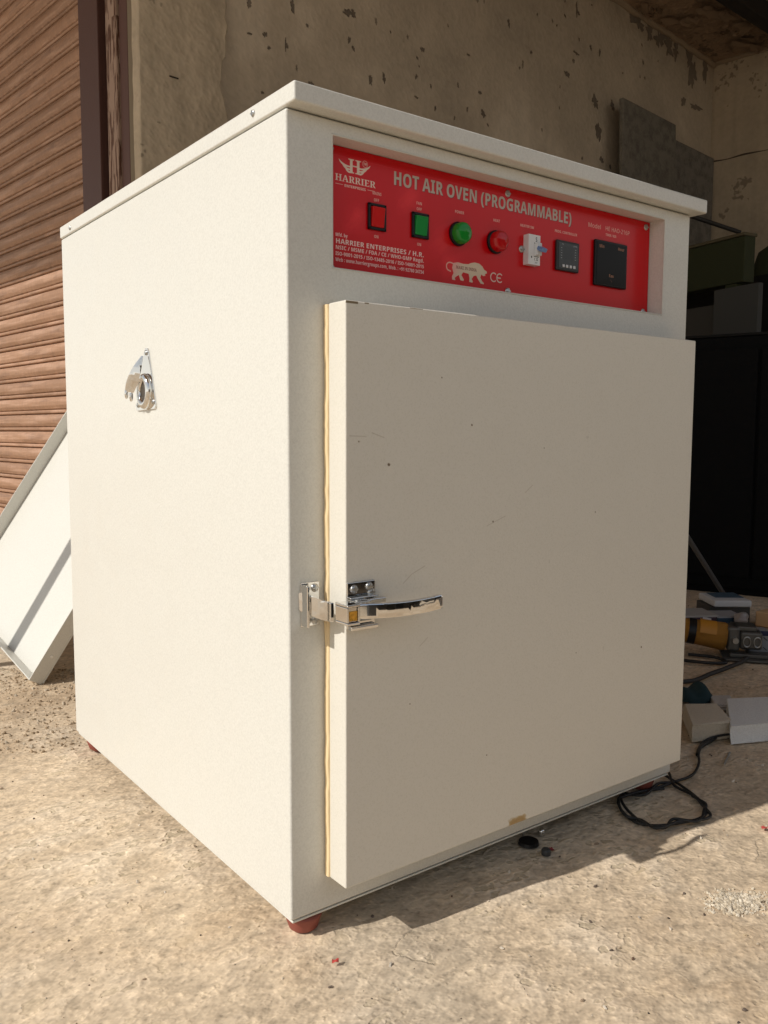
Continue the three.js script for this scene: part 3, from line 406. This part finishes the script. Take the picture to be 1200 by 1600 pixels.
    part('screen', new THREE.PlaneGeometry(b - a - 0.006, hi - lo - 0.006).translate((a + b) / 2, (lo + hi) / 2, z + 0.0003), std([1, 1, 1], 0.2, { map: t }), m);
    for (let k = 0; k < 4; k++) part('key', rb(a + 0.0098 + k * 0.0067, a + 0.0138 + k * 0.0067, lo + 0.0042, lo + 0.0078, z, z + 0.0012, 0.0006, 2), std([0.62, 0.63, 0.64], 0.5), m);
  }
  { // digital timer
    const a = 0.4715, b = 0.537, lo = 0.7178, hi = 0.776, z = zp + 0.0045;
    const m = part('timer', [rb(a, b, lo, hi, zp, z, 0.0018, 2)], mBlackPl, oven, 'blank black timer display');
    const t = canvasTex(320, 284, (c, w, h) => { c.fillStyle = '#0b0809'; c.fillRect(0, 0, w, h); c.fillStyle = '#a8785f'; c.font = 'bold 30px sans-serif'; c.fillText('Min', 22, 40); c.fillText('Hour', 222, 38); c.fillText('Fan', 132, 232); c.strokeStyle = '#7b5a4c'; c.lineWidth = 3; c.beginPath(); c.moveTo(150, 246); c.lineTo(166, 262); c.stroke(); });
    part('screen', new THREE.PlaneGeometry(b - a - 0.005, hi - lo - 0.005).translate((a + b) / 2, (lo + hi) / 2, z + 0.0003), std([1, 1, 1], 0.13, { map: t, specularIntensity: 0.22 }), m);
  }
}

// ------------------------------------------------------------------ leaning tray at the left
{
  const el = new THREE.Vector3(0.083, 0.141, 0.029).normalize(), n = new THREE.Vector3(-0.865, 0.5, 0.038).normalize(), es = n.clone().cross(el).normalize(); // es runs left along the short side
  if (es.z > 0) es.negate();
  const m4 = new THREE.Matrix4().makeBasis(es, el, es.clone().cross(el)), q = new THREE.Quaternion().setFromRotationMatrix(m4);
  const o = thing('sheet_metal_tray', 'cream sheet metal tray with raised rims leaning against the shutter', 'tray');
  const p = toW(0.665, 0.012, -1.753); o.position.copy(p); o.quaternion.setFromAxisAngle(new THREE.Vector3(0, 1, 0), TH).multiply(q);
  const s = es.clone().cross(el).dot(n) > 0 ? 1 : -1, w = 0.592, l = 1.17, h = 0.034; // rims rise towards s*z
  const zz = (a, b) => (s > 0 ? [a, b] : [-b, -a]); const B = (x0, x1, y0, y1, a, b, r = 0.0012) => rb(x0, x1, y0, y1, ...zz(a, b), r, 2);
  part('sheet', B(0, w, 0, l, -h, -h + 0.0025), mPowder, o);
  part('rim', B(0, 0.0025, 0, l, -h + 0.0028, 0), mPowder, o); part('rim', B(w - 0.0025, w, 0, l, -h + 0.0028, 0), mPowder, o);
  part('rim', B(0.0028, w - 0.0028, 0, 0.0025, -h + 0.0028, -0.001), mPowder, o); part('rim', B(0.0028, w - 0.0028, l - 0.0025, l, -h + 0.0028, -0.001), mPowder, o);
  part('white_bead', new THREE.SphereGeometry(0.0035, 12, 8).scale(0.4, 1, 1).translate(-0.0006, 0.062, s * (-0.017)), std([0.85, 0.83, 0.78], 0.3), o);  // small white bead drawn in place of a hole in the rim
}

// ------------------------------------------------------------------ back of the room, right
{ // two grey boards
  const bd = std([0.19, 0.175, 0.145], 0.9, { map: rep(dtex(512, (i, c) => { const v = 0.85 + 0.35 * grainM[i] + 0.18 * grainN[i]; c[0] = c[1] = c[2] = v; }, true), 0.8), bumpMap: rep(peelBump, 0.6), bumpScale: 0.001 });
  const a = hitB(975, 151, 2, -DW + 0.1), b = hitB(1058, 191, 2, -DW + 0.1), hgt = a.y;
  const o = thing('grey_board', 'dark grey board leaning on the plaster wall, front one of two', 'board', toW(a.x, 0, -DW + 0.16).toArray(), TH);
  const m = part('board_sheet', rb(0, b.x - a.x, 0, hgt, -0.022, 0, 0.004, 1), bd, o); m.rotation.x = -0.03;
  const c = hitB(1060, 208, 2, -DW + 0.03), d = hitB(1119, 236, 2, -DW + 0.03);
  const o2 = thing('grey_board', 'paler grey board flat on the wall in the corner behind the darker board', 'board', toW(c.x - 0.12, 0, -DW + 0.03).toArray(), TH);
  part('board_sheet', rb(0, Math.min(d.x, UC - 0.01) - c.x + 0.12, 0, c.y - 0.04, -0.02, 0, 0.004, 1), std([0.2, 0.185, 0.16], 0.9, { map: bd.map, bumpMap: bd.bumpMap, bumpScale: 0.001 }), o2);
}
{ // green rack
  const z = -1.75, q = (px, py, dz = 0) => hitB(px, py, 2, z + dz);
  const green = std([0.026, 0.032, 0.009], 0.8, { map: peelCol, bumpMap: peelBump, bumpScale: 0.001 });
  const N = hitB(1173, 364, 2, -1.5), base = [N.x + 0.8 * 0.3, 0, -1.5 - 0.8 * 0.954];
  const o = thing('green_rack', 'dark green steel rack in the shadowed corner behind the black cabinet', 'rack', toW(...base).toArray(), TH - 1.875);
  const top = N.y - 0.012, len = 0.8;
  part('top_beam', [rb(0, len, top - 0.18, top, -0.03, 0.03, 0.004, 2)], green, o); part('top_edge', rb(-0.003, len, top + 0.0005, top + 0.014, -0.04, 0.036, 0.003, 1), std([0.09, 0.075, 0.04], 0.8), o);
  for (const x of [0.02, 0.735]) part('upright', rb(x - 0.03, x + 0.03, 0, top - 0.181, -0.028, 0.028, 0.004, 2), green, o);
  part('shelf_board', rb(0.06, 0.42, 0.3, top - 0.27, -0.07, -0.04, 0.004, 1), std([0.04, 0.04, 0.04], 0.85), o); part('shelf_board', rb(0.43, 0.69, 0.3, top - 0.24, -0.06, -0.03, 0.004, 1), std([0.06, 0.055, 0.048], 0.85), o);
  part('shelf_board', rb(0.68, 0.9, 0.3, top - 0.2, 0.034, 0.06, 0.003, 1), std([0.06, 0.06, 0.057], 0.85), o);
  { const g = new THREE.PlaneGeometry(0.07, 0.1, 5, 6), p = g.attributes.position, r = rngOf(55); for (let i = 0; i < p.count; i++) p.setXYZ(i, p.getX(i) + (r() - 0.5) * 0.022, p.getY(i) + (r() - 0.5) * 0.02, (r() - 0.5) * 0.015); g.computeVertexNormals(); const m = part('torn_paper', g, std([0.3, 0.22, 0.14], 0.9, { side: THREE.DoubleSide }), o, 'torn tan paper stuck to the upright'); m.position.set(0.73, top - 0.26, 0.042); }
  part('back_sheet', bx(-0.02, 0.8, 0, top - 0.1, -0.3, -0.28), std([0.012, 0.012, 0.011], 0.9), o);
  const sack = toW(q(1214, 372).x, 0, z + 0.03);
  const s = thing('green_machine', 'dark green rounded machine housing right of the rack', 'machine', sack.toArray(), TH);
  const pr = [[0.0, 0], [0.3, 0], [0.31, 0.9], [0.28, 1.3], [0.18, 1.52], [0.0, 1.6]].map((v) => new THREE.Vector2(...v)); part('housing', new THREE.LatheGeometry(pr, 14).scale(0.62, 0.93, 0.6), green, s); part('foot_plate', rb(-0.22, 0.22, 0, 0.03, -0.22, 0.22, 0.005), green, s);
  const r0 = hitB(1066, 333, 2, -2.0), r1 = hitB(1156, 363, 2, -1.85), rod = thing('dark_rod', 'thin dark rod lying across the top of the green rack', 'rod', toW(r0.x, r0.y, r0.z).toArray());
  const e = toW(r1.x, r1.y, r1.z).sub(rod.position); part('bar', tube([[0, 0, 0], e.clone().multiplyScalar(0.5).toArray(), e.toArray()], 0.011, 6, 8), std([0.02, 0.018, 0.016], 0.6), rod);
}
{ // black cabinet
  const p = hit(1120, 926, 1, 0), n = camera.position.clone().sub(p).setY(0).normalize(), turn = Math.atan2(n.x, n.z) - 0.22;
  const o = thing('black_cabinet', 'large matt black steel cabinet standing behind the power tool at right', 'cabinet', p.toArray(), turn);
  const bl = std([0.005, 0.0052, 0.0056], 0.8, { specularIntensity: 0.2, bumpMap: peelBump, bumpScale: 0.0012 });
  part('body', rb(-0.5, 0.7, 0.02, 0.84, -0.45, 0, 0.004, 2), bl, o); part('door_panel', rb(-0.45, 0.1, 0.06, 0.8, 0.0005, 0.012, 0.003, 2), bl, o); part('door_panel', rb(0.11, 0.66, 0.06, 0.8, 0.0005, 0.012, 0.003, 2), bl, o);
  part('top_edge', rb(-0.505, 0.705, 0.8405, 0.849, -0.455, 0.006, 0.002, 1), std([0.01, 0.01, 0.01], 0.8, { specularIntensity: 0.3 }), o); part('plinth', bx(-0.49, 0.69, -0.01, 0.0195, -0.44, -0.01), bl, o);
  const a = hit(1076, 842, 2, p.z + 0.22), b = hit(1138, 940, 1, 0.03); const st = thing('grey_stick', 'thin grey stick leaning on the black cabinet', 'stick', b.toArray());
  const e = a.sub(b); part('shaft', tube([[0, 0, 0], e.clone().multiplyScalar(0.5).toArray(), e.clone().multiplyScalar(1.15).toArray()], 0.007, 4, 8), std([0.09, 0.085, 0.08], 0.6), st); part('tip', tube([[0, 0, 0], e.clone().multiplyScalar(-0.02).toArray(), e.clone().multiplyScalar(-0.05).toArray()], 0.008, 4, 8), std([0.5, 0.42, 0.2], 0.4, { metalness: 0.5 }), st);
}
{ // yellow tile cutter
  const p = hit(1126, 1024, 1, 0), right = new THREE.Vector3(1, 0, 0).applyEuler(camera.rotation).setY(0).normalize(), turn = Math.atan2(-right.z, right.x) - 0.25;
  const o = thing('tile_cutter', 'worn yellow hand held tile cutter with grey gear head on the floor', 'power tool', p.toArray(), turn);
  const ye = std([0.42, 0.19, 0.02], 0.5, { bumpMap: peelBump, bumpScale: 0.0015, map: peelCol }), gy = std([0.13, 0.125, 0.115], 0.45, { metalness: 0.6 });
  o.scale.setScalar(0.76);
  part('motor_body', toCreasedNormals(new THREE.LatheGeometry([[0, -0.15], [0.028, -0.15], [0.036, -0.13], [0.04, -0.06], [0.044, 0.005], [0.042, 0.012], [0, 0.014]].map((v) => new THREE.Vector2(...v)), 28).rotateZ(-Math.PI / 2), 0.5).rotateZ(-0.12).translate(0, 0.062, 0), ye, o);
  part('vent_band', new THREE.CylinderGeometry(0.0405, 0.0405, 0.022, 28).rotateZ(Math.PI / 2 - 0.12).translate(-0.09, 0.073, 0), mBlackPl, o);
  part('name_plate', new THREE.CylinderGeometry(0.0436, 0.043, 0.05, 28, 1, true, 0.2, 1.6).rotateZ(Math.PI / 2 - 0.12).translate(-0.045, 0.0675, 0), std([0.5, 0.22, 0.02], 0.5), o);
  part('gear_head', [rb(0.012, 0.05, 0.022, 0.1, -0.034, 0.034, 0.01, 3), rb(0.05, 0.115, 0.03, 0.085, -0.03, 0.03, 0.008, 3), rb(0.03, 0.1, 0.085, 0.1, -0.05, 0.02, 0.004, 2)], gy, o);
  part('base_plate', [rb(0.0, 0.15, 0.002, 0.008, -0.05, 0.075, 0.002, 1), rb(0.02, 0.13, 0.008, 0.02, 0.03, 0.05, 0.003, 1)], gy, o);
  for (const x of [0.07, 0.1]) part('guide_clip', new THREE.TorusGeometry(0.013, 0.002, 8, 20).scale(0.8, 1.2, 1).translate(x, 0.055, 0.033), mSteel, o);
  part('knob', new THREE.CylinderGeometry(0.009, 0.009, 0.02, 18).rotateX(Math.PI / 2).translate(0.035, 0.06, 0.042), mSteel, o);
  part('power_cord', tube([[-0.145, 0.08, 0], [-0.19, 0.03, 0.02], [-0.16, 0.008, 0.09], [-0.06, 0.007, 0.13], [0.0, 0.007, 0.115], [-0.02, 0.007, 0.06], [-0.1, 0.007, 0.04]], 0.005, 60, 8), mCable, o);
}
{ // cable from the cutter along the floor
  const pts = [[1168, 1015], [1165, 1030], [1140, 1042], [1110, 1053], [1085, 1063], [1060, 1066]].map(([a, b]) => hit(a, b, 1, 0.008)); const o = thing('floor_cable', 'thin grey cable on the floor in front of the tile cutter', 'cable', [pts[0].x, 0, pts[0].z]);
  part('sheath', tube(pts.map((q) => q.clone().sub(o.position)), 0.005, 60, 8), std([0.03, 0.028, 0.026], 0.6), o);
}
function carton(name, label, px0, px1, py, hgt, dep, col, band, rot = 0, y0 = 0, cat = 'box') {
  const a = hit(px0, py, 1, y0 + 0.0), b = hit(px1, py, 1, y0), right = new THREE.Vector3(1, 0, 0).applyEuler(camera.rotation).setY(0).normalize(), c = a.clone().add(b).multiplyScalar(0.5);
  const depth = camera.position.distanceTo(c), w = (px1 - px0) / F * depth * 0.95;
  const o = thing(name, label, cat, [c.x, y0, c.z], Math.atan2(-right.z, right.x) + rot);
  part('carton', rb(-w / 2, w / 2, 0.001, hgt, -dep, 0, 0.003, 2), std(col, 0.7), o);
  if (band) part('printed_band', rb(-w / 2 - 0.0012, w / 2 + 0.0012, hgt * band[0], hgt * band[1], -dep - 0.0012, 0.0012, 0.003, 1), std(band[2], 0.6), o);
  return [o, w];
}
{
  const [o1] = carton('printed_box', 'white carton with a dark purple printed top behind the yellow tool', 1060, 1124, 990, 0.048, 0.1, [0.36, 0.34, 0.32], [0.3, 0.92, [0.045, 0.02, 0.035]], 0.1);
  for (let k = 0; k < 3; k++) { const m = part('print_stroke', rb(-0.012, 0.012, -0.003, 0.003, 0, 0.0006, 0.0002, 1), std([0.55, 0.52, 0.52], 0.6), o1); m.position.set(0.02 + k * 0.007, 0.04 - k * 0.009, 0.0016); m.rotation.z = -0.25; }
  carton('blue_white_box', 'white box with a dark blue band under the white foam slab', 1121, 1163, 990, 0.046, 0.08, [0.27, 0.27, 0.28], [0.48, 0.93, [0.012, 0.04, 0.075]], 0.05);
  const [o3] = carton('white_package', 'small white package with navy top standing beside the grey gear head', 1168, 1200, 1021, 0.056, 0.04, [0.25, 0.25, 0.26], [0.76, 0.99, [0.012, 0.016, 0.06]], -0.1);
  for (const [x, y] of [[0.016, 0.036], [0.016, 0.012]]) { const m = part('print_mark', rb(-0.006, 0.006, -0.001, 0.001, 0, 0.0006, 0.0002, 1), std([0.05, 0.05, 0.06], 0.6), o3); m.position.set(x, y, 0.0004); m.rotation.z = -0.7; }
  const [s] = carton('cardboard_stack', 'grey cardboard pieces stacked under the white foam slab', 1126, 1190, 988, 0.05, 0.1, [0.055, 0.05, 0.045], null, 0, 0, 'cardboard'); s.position.add(new THREE.Vector3(0.06, 0, -0.07));
  const c = s.position; const f = thing('foam_slab', 'white foam slab lying on top of the stacked boxes', 'foam slab', [c.x, 0.0505, c.z], s.rotation.y); part('slab', rb(-0.048, 0.056, 0, 0.019, -0.11, 0.012, 0.005, 3), std([0.55, 0.55, 0.56], 0.6), f); part('blue_top', rb(-0.03, 0.05, 0.0192, 0.021, -0.1, -0.03, 0.001, 1), std([0.05, 0.09, 0.13], 0.6), f);
  // crumpled plastic
  const g = new THREE.IcosahedronGeometry(0.024, 6), p = g.attributes.position, vv = new THREE.Vector3(); for (let i = 0; i < p.count; i++) { vv.fromBufferAttribute(p, i); const k = 0.8 + 0.16 * Math.sin(vv.x * 110 + vv.y * 60) * Math.sin(vv.y * 90 - vv.z * 80) + 0.05 * Math.sin(vv.z * 230); p.setXYZ(i, vv.x * k * 1.2, Math.max(-0.02, vv.y * k * 0.75), vv.z * k); }
  const q = hit(1170, 1000, 1, 0), cp = thing('plastic_wrap', 'crumpled translucent plastic wrap behind the grey gear head', 'plastic wrap', [q.x + 0.03, 0, q.z - 0.04]); part('crumple', toCreasedNormals(g, 0.2).translate(0, 0.045, 0), std([0.42, 0.38, 0.37], 0.3, { transmission: 0.3, thickness: 0 }), cp); part('bundle', rb(-0.025, 0.025, 0, 0.032, -0.02, 0.02, 0.008, 2), std([0.2, 0.19, 0.18], 0.7), cp);
  const lq = hit(1199, 985, 1, 0); const lo = thing('tan_block', 'small sunlit tan block at the right edge behind the boxes', 'block', [lq.x + 0.055, 0, lq.z - 0.02]); part('block', rb(-0.03, 0.04, 0, 0.042, -0.03, 0.03, 0.004), std([0.6, 0.38, 0.2], 0.8), lo);
}
function slab(name, label, cat, corners, h, col, seed, mat) { // irregular block from ground corners (world x,z)
  const sh = new THREE.Shape(), c0 = corners.reduce((a, b) => [a[0] + b[0] / corners.length, a[1] + b[1] / corners.length], [0, 0]);
  corners.forEach(([x, z], i) => (i ? sh.lineTo(x - c0[0], -(z - c0[1])) : sh.moveTo(x - c0[0], -(z - c0[1])))); sh.closePath();
  const g = new THREE.ExtrudeGeometry(sh, { depth: h - 0.008, steps: 3, bevelEnabled: true, bevelSize: 0.003, bevelThickness: 0.004, bevelSegments: 3 }).rotateX(-Math.PI / 2).translate(0, 0.004, 0); const p = g.attributes.position, r = rngOf(seed), cache = new Map();
  for (let i = 0; i < p.count; i++) { const k = [p.getX(i), p.getY(i), p.getZ(i)].map((v) => Math.round(v * 5000)).join(); if (!cache.has(k)) cache.set(k, [(r() - 0.5) * 0.003, (r() - 0.5) * 0.002, (r() - 0.5) * 0.003]); const d = cache.get(k); p.setXYZ(i, p.getX(i) + d[0], p.getY(i) + d[1], p.getZ(i) + d[2]); }
  const o = thing(name, label, cat, [c0[0], 0, c0[1]]); part('block', muv(toCreasedNormals(g, 0.5)), mat || std(col, 0.9, { map: peelCol, bumpMap: rep(peelBump, 0.3), bumpScale: 0.0012 }), o); return o;
}
{
  const G = (...l) => l.map(([a, b]) => { const q = hit(a, b, 1, 0); return [q.x, q.z]; });
  const up = (h, ...l) => l.map(([a, b]) => { const q = hit(a, b, 1, h); return [q.x, q.z]; });
  slab('stone_block', 'beige worn stone block beside the oven, left of the white block', 'block', up(0.032, [1071, 1100], [1119, 1100], [1142, 1126], [1084, 1132]), 0.032, [0.6, 0.52, 0.41], 4);
  slab('white_block', 'white foam block lying on the floor at the right edge', 'block', up(0.034, [1139, 1091], [1202, 1089], [1216, 1126], [1144, 1133]), 0.034, [0.8, 0.8, 0.79], 6);
  slab('white_scrap', 'small white scrap behind the stone and white blocks', 'scrap', up(0.014, [1112, 1087], [1140, 1087], [1140, 1100], [1117, 1100]), 0.014, [0.5, 0.46, 0.42], 8);
  // teal cloth scrap
  const q = hit(1087, 1094, 1, 0), o = thing('teal_rag', 'crumpled dark teal rag behind the stone block', 'rag', [q.x, 0, q.z]); const g = new THREE.SphereGeometry(0.042, 24, 14, 0, 6.2832, 0, 1.57), p = g.attributes.position; for (let i = 0; i < p.count; i++) { const a = p.getX(i), b = p.getZ(i); p.setXYZ(i, a * 1.0, Math.max(0, p.getY(i) * 0.75 + 0.006 * Math.sin(a * 130 + b * 60)), b * 0.8); } g.computeVertexNormals(); part('cloth', g, std([0.012, 0.035, 0.04], 0.9), o);
}
{ // black mains cable: coil in front of the oven, then off to the right behind
  const base = hit(1020, 1262, 1, 0), o = thing('mains_cable', 'coiled black mains cable by the oven right foot running off to the right', 'cable', [base.x, 0, base.z]);
  const loop = [[1040, 1212], [1062, 1226], [1085, 1243], [1100, 1258], [1104, 1270], [1090, 1280], [1060, 1286], [1030, 1290], [1000, 1287], [978, 1274], [966, 1254], [970, 1246], [1000, 1238], [1030, 1230], [1052, 1222], [1080, 1212], [1092, 1192], [1091, 1172], [1102, 1157], [1122, 1150], [1160, 1146], [1210, 1150], [1260, 1160]];
  const r = rngOf(14), lift = (b, k) => (b < 1152 ? 0.009 : 0.0045);
  const mk = (off, a, b) => tube(loop.slice(a, b).map(([x, y], i) => { const q = hit(x + (r() - 0.5) * off, y + (r() - 0.5) * off * 0.7, 1, lift(y) + (off > 3 ? 0.004 * r() : 0)); return q.sub(o.position); }), 0.0021, 140, 8);
  part('lead', mk(0, 0, loop.length), mCable, o); part('lead', mk(20, 0, 14), mCable, o); part('lead', mk(18, 2, 15), mCable, o);
  part('lead', tube([[1090, 1180], [1094, 1168], [1106, 1160], [1130, 1147], [1165, 1141], [1210, 1145]].map(([x, y]) => hit(x, y, 1, 0.0045).sub(o.position)), 0.0032, 60, 8), mCable, o);
}
// ------------------------------------------------------------------ small things under and in front of the oven
{
  const P = (x, y) => { const q = hit(x, y, 1, 0); return [q.x, hAt(q.x, q.z), q.z]; };
  const d = thing('black_disc', 'small flat black rubber disc on the ground under the oven door', 'disc', P(826, 1321)); part('disc', new THREE.CylinderGeometry(0.0125, 0.0135, 0.004, 26).translate(0, 0.003, 0), mBlackPl, d);
  const s = thing('loose_screw', 'small loose steel screw lying behind the black disc', 'screw', P(818, 1309), 0.7); part('shank', new THREE.CylinderGeometry(0.0014, 0.0009, 0.018, 8).rotateZ(Math.PI / 2).translate(0, 0.003, 0), mSteel, s); part('head', new THREE.CylinderGeometry(0.0032, 0.002, 0.002, 12).rotateZ(Math.PI / 2).translate(0.009, 0.0035, 0), mSteel, s);
  const n = thing('loose_nut', 'shiny steel cap nut beside the black disc', 'nut', P(846, 1306)); part('hex', new THREE.CylinderGeometry(0.005, 0.005, 0.0045, 6).translate(0, 0.0025, 0), mChrome, n); part('dome', new THREE.SphereGeometry(0.0042, 14, 8, 0, 6.2832, 0, 1.57).translate(0, 0.0048, 0), mChrome, n);
  const c = thing('plastic_stopper', 'dark grey plastic stopper in front of the black disc', 'cap', P(853, 1338)); part('stopper', new THREE.LatheGeometry([[0.006, 0], [0.006, 0.005], [0.0045, 0.0075], [0, 0.008]].map((v) => new THREE.Vector2(...v)), 16).translate(0, 0.001, 0), std([0.035, 0.037, 0.04], 0.4), c);
  const scrap = (lab, x, y, col, k) => { const g = new THREE.PlaneGeometry(0.011 * k, 0.008 * k, 4, 3).rotateX(-Math.PI / 2), p = g.attributes.position, r = rngOf(x); for (let i = 0; i < p.count; i++) p.setY(i, 0.003 + 0.003 * r()); g.computeVertexNormals(); const o = thing('red_scrap', lab, 'scrap', P(x, y), x); part('flake', g, std(col, 0.7, { side: THREE.DoubleSide }), o); };
  scrap('tiny red paper scrap on the ground in front of the oven foot', 524, 1508, [0.5, 0.06, 0.05], 0.6); scrap('red scrap on sunlit ground at the right edge of the photo', 1194, 1297, [0.55, 0.08, 0.07], 0.8);
  scrap('dull red flake lying near the grey stopper', 862, 1334, [0.25, 0.03, 0.04], 0.6);
  const st = thing('pale_strip', 'thin pale strip lying on the shaded floor behind the cable', 'strip', P(1136, 1187), 0.4); part('strip', rb(-0.03, 0.03, 0.002, 0.004, -0.0016, 0.0016, 0.0008, 1), std([0.32, 0.3, 0.26], 0.7), st);
}
function scatter(name, label, cat, n, spot, size, colors, seed) {
  const r = rngOf(seed), g = new THREE.IcosahedronGeometry(1, 1), p = g.attributes.position, v = new THREE.Vector3(), h = new Map(); for (let i = 0; i < p.count; i++) { v.fromBufferAttribute(p, i); const k = v.toArray().map((t) => Math.round(t * 100)).join(); if (!h.has(k)) h.set(k, 0.65 + 0.55 * r()); const s = h.get(k); p.setXYZ(i, v.x * s, v.y * s * 0.6, v.z * s * 0.8); } const gg = toCreasedNormals(g, 0.3);
  const m = new THREE.InstancedMesh(gg, std([1, 1, 1], 0.92), n), M = new THREE.Matrix4(), q = new THREE.Quaternion(), e = new THREE.Euler(), c = new THREE.Color(); m.name = name; m.castShadow = m.receiveShadow = true;
  for (let i = 0; i < n; i++) { const [x, z] = spot(r, i), s = size[0] + (size[1] - size[0]) * Math.pow(r(), 3); e.set(r() * 0.8, r() * 6.28, r() * 0.8); q.setFromEuler(e); M.compose(new THREE.Vector3(x, hAt(x, z) - 0.001 + s * 0.35, z), q, new THREE.Vector3(s * (0.8 + r() * 0.7), s, s)); m.setMatrixAt(i, M); const k = colors[Math.floor(r() * colors.length)], b = 0.8 + r() * 0.4; m.setColorAt(i, c.setRGB(k[0] * b, k[1] * b, k[2] * b)); }
  scene.add(m); return tag(m, label, cat, null, 'stuff');
}
const gauss = (r) => (r() + r() + r() - 1.5) / 1.5;
scatter('grit', 'scattered grit and crumbs over the dusty ground', 'grit', 2600, (r) => [-0.5 + r() * 2.6, -1.5 + r() * 2.0], [0.0005, 0.0025], [[0.5, 0.42, 0.32], [0.6, 0.53, 0.44], [0.3, 0.22, 0.15], [0.4, 0.31, 0.2], [0.12, 0.09, 0.07]], 21);
scatter('gravel_patch', 'pale patch of crushed grit on the sunlit ground at right', 'grit', 900, (r) => { const q = hit(1150 + gauss(r) * 62, 1408 + gauss(r) * 24, 1, 0); return [q.x, q.z]; }, [0.0012, 0.0034], [[0.6, 0.52, 0.4], [0.68, 0.6, 0.48], [0.5, 0.42, 0.31]], 22);
scatter('rubble', 'coarse brown rubble on the ground below the leaning tray', 'rubble', 1500, (r) => { const q = hit(-60 + r() * 190, 1046 + Math.pow(r(), 2.2) * 130, 1, 0); return [q.x, q.z]; }, [0.0008, 0.0036], [[0.4, 0.3, 0.2], [0.46, 0.36, 0.25], [0.3, 0.22, 0.14], [0.5, 0.42, 0.32]], 23);
scatter('dark_litter', 'small dark leaf bits and chips on the ground', 'litter', 150, (r) => [-0.4 + r() * 1.8, -1.2 + r() * 1.6], [0.0006, 0.0021], [[0.12, 0.08, 0.055], [0.15, 0.09, 0.06], [0.07, 0.055, 0.045]], 24);

renderer.render(scene, camera);
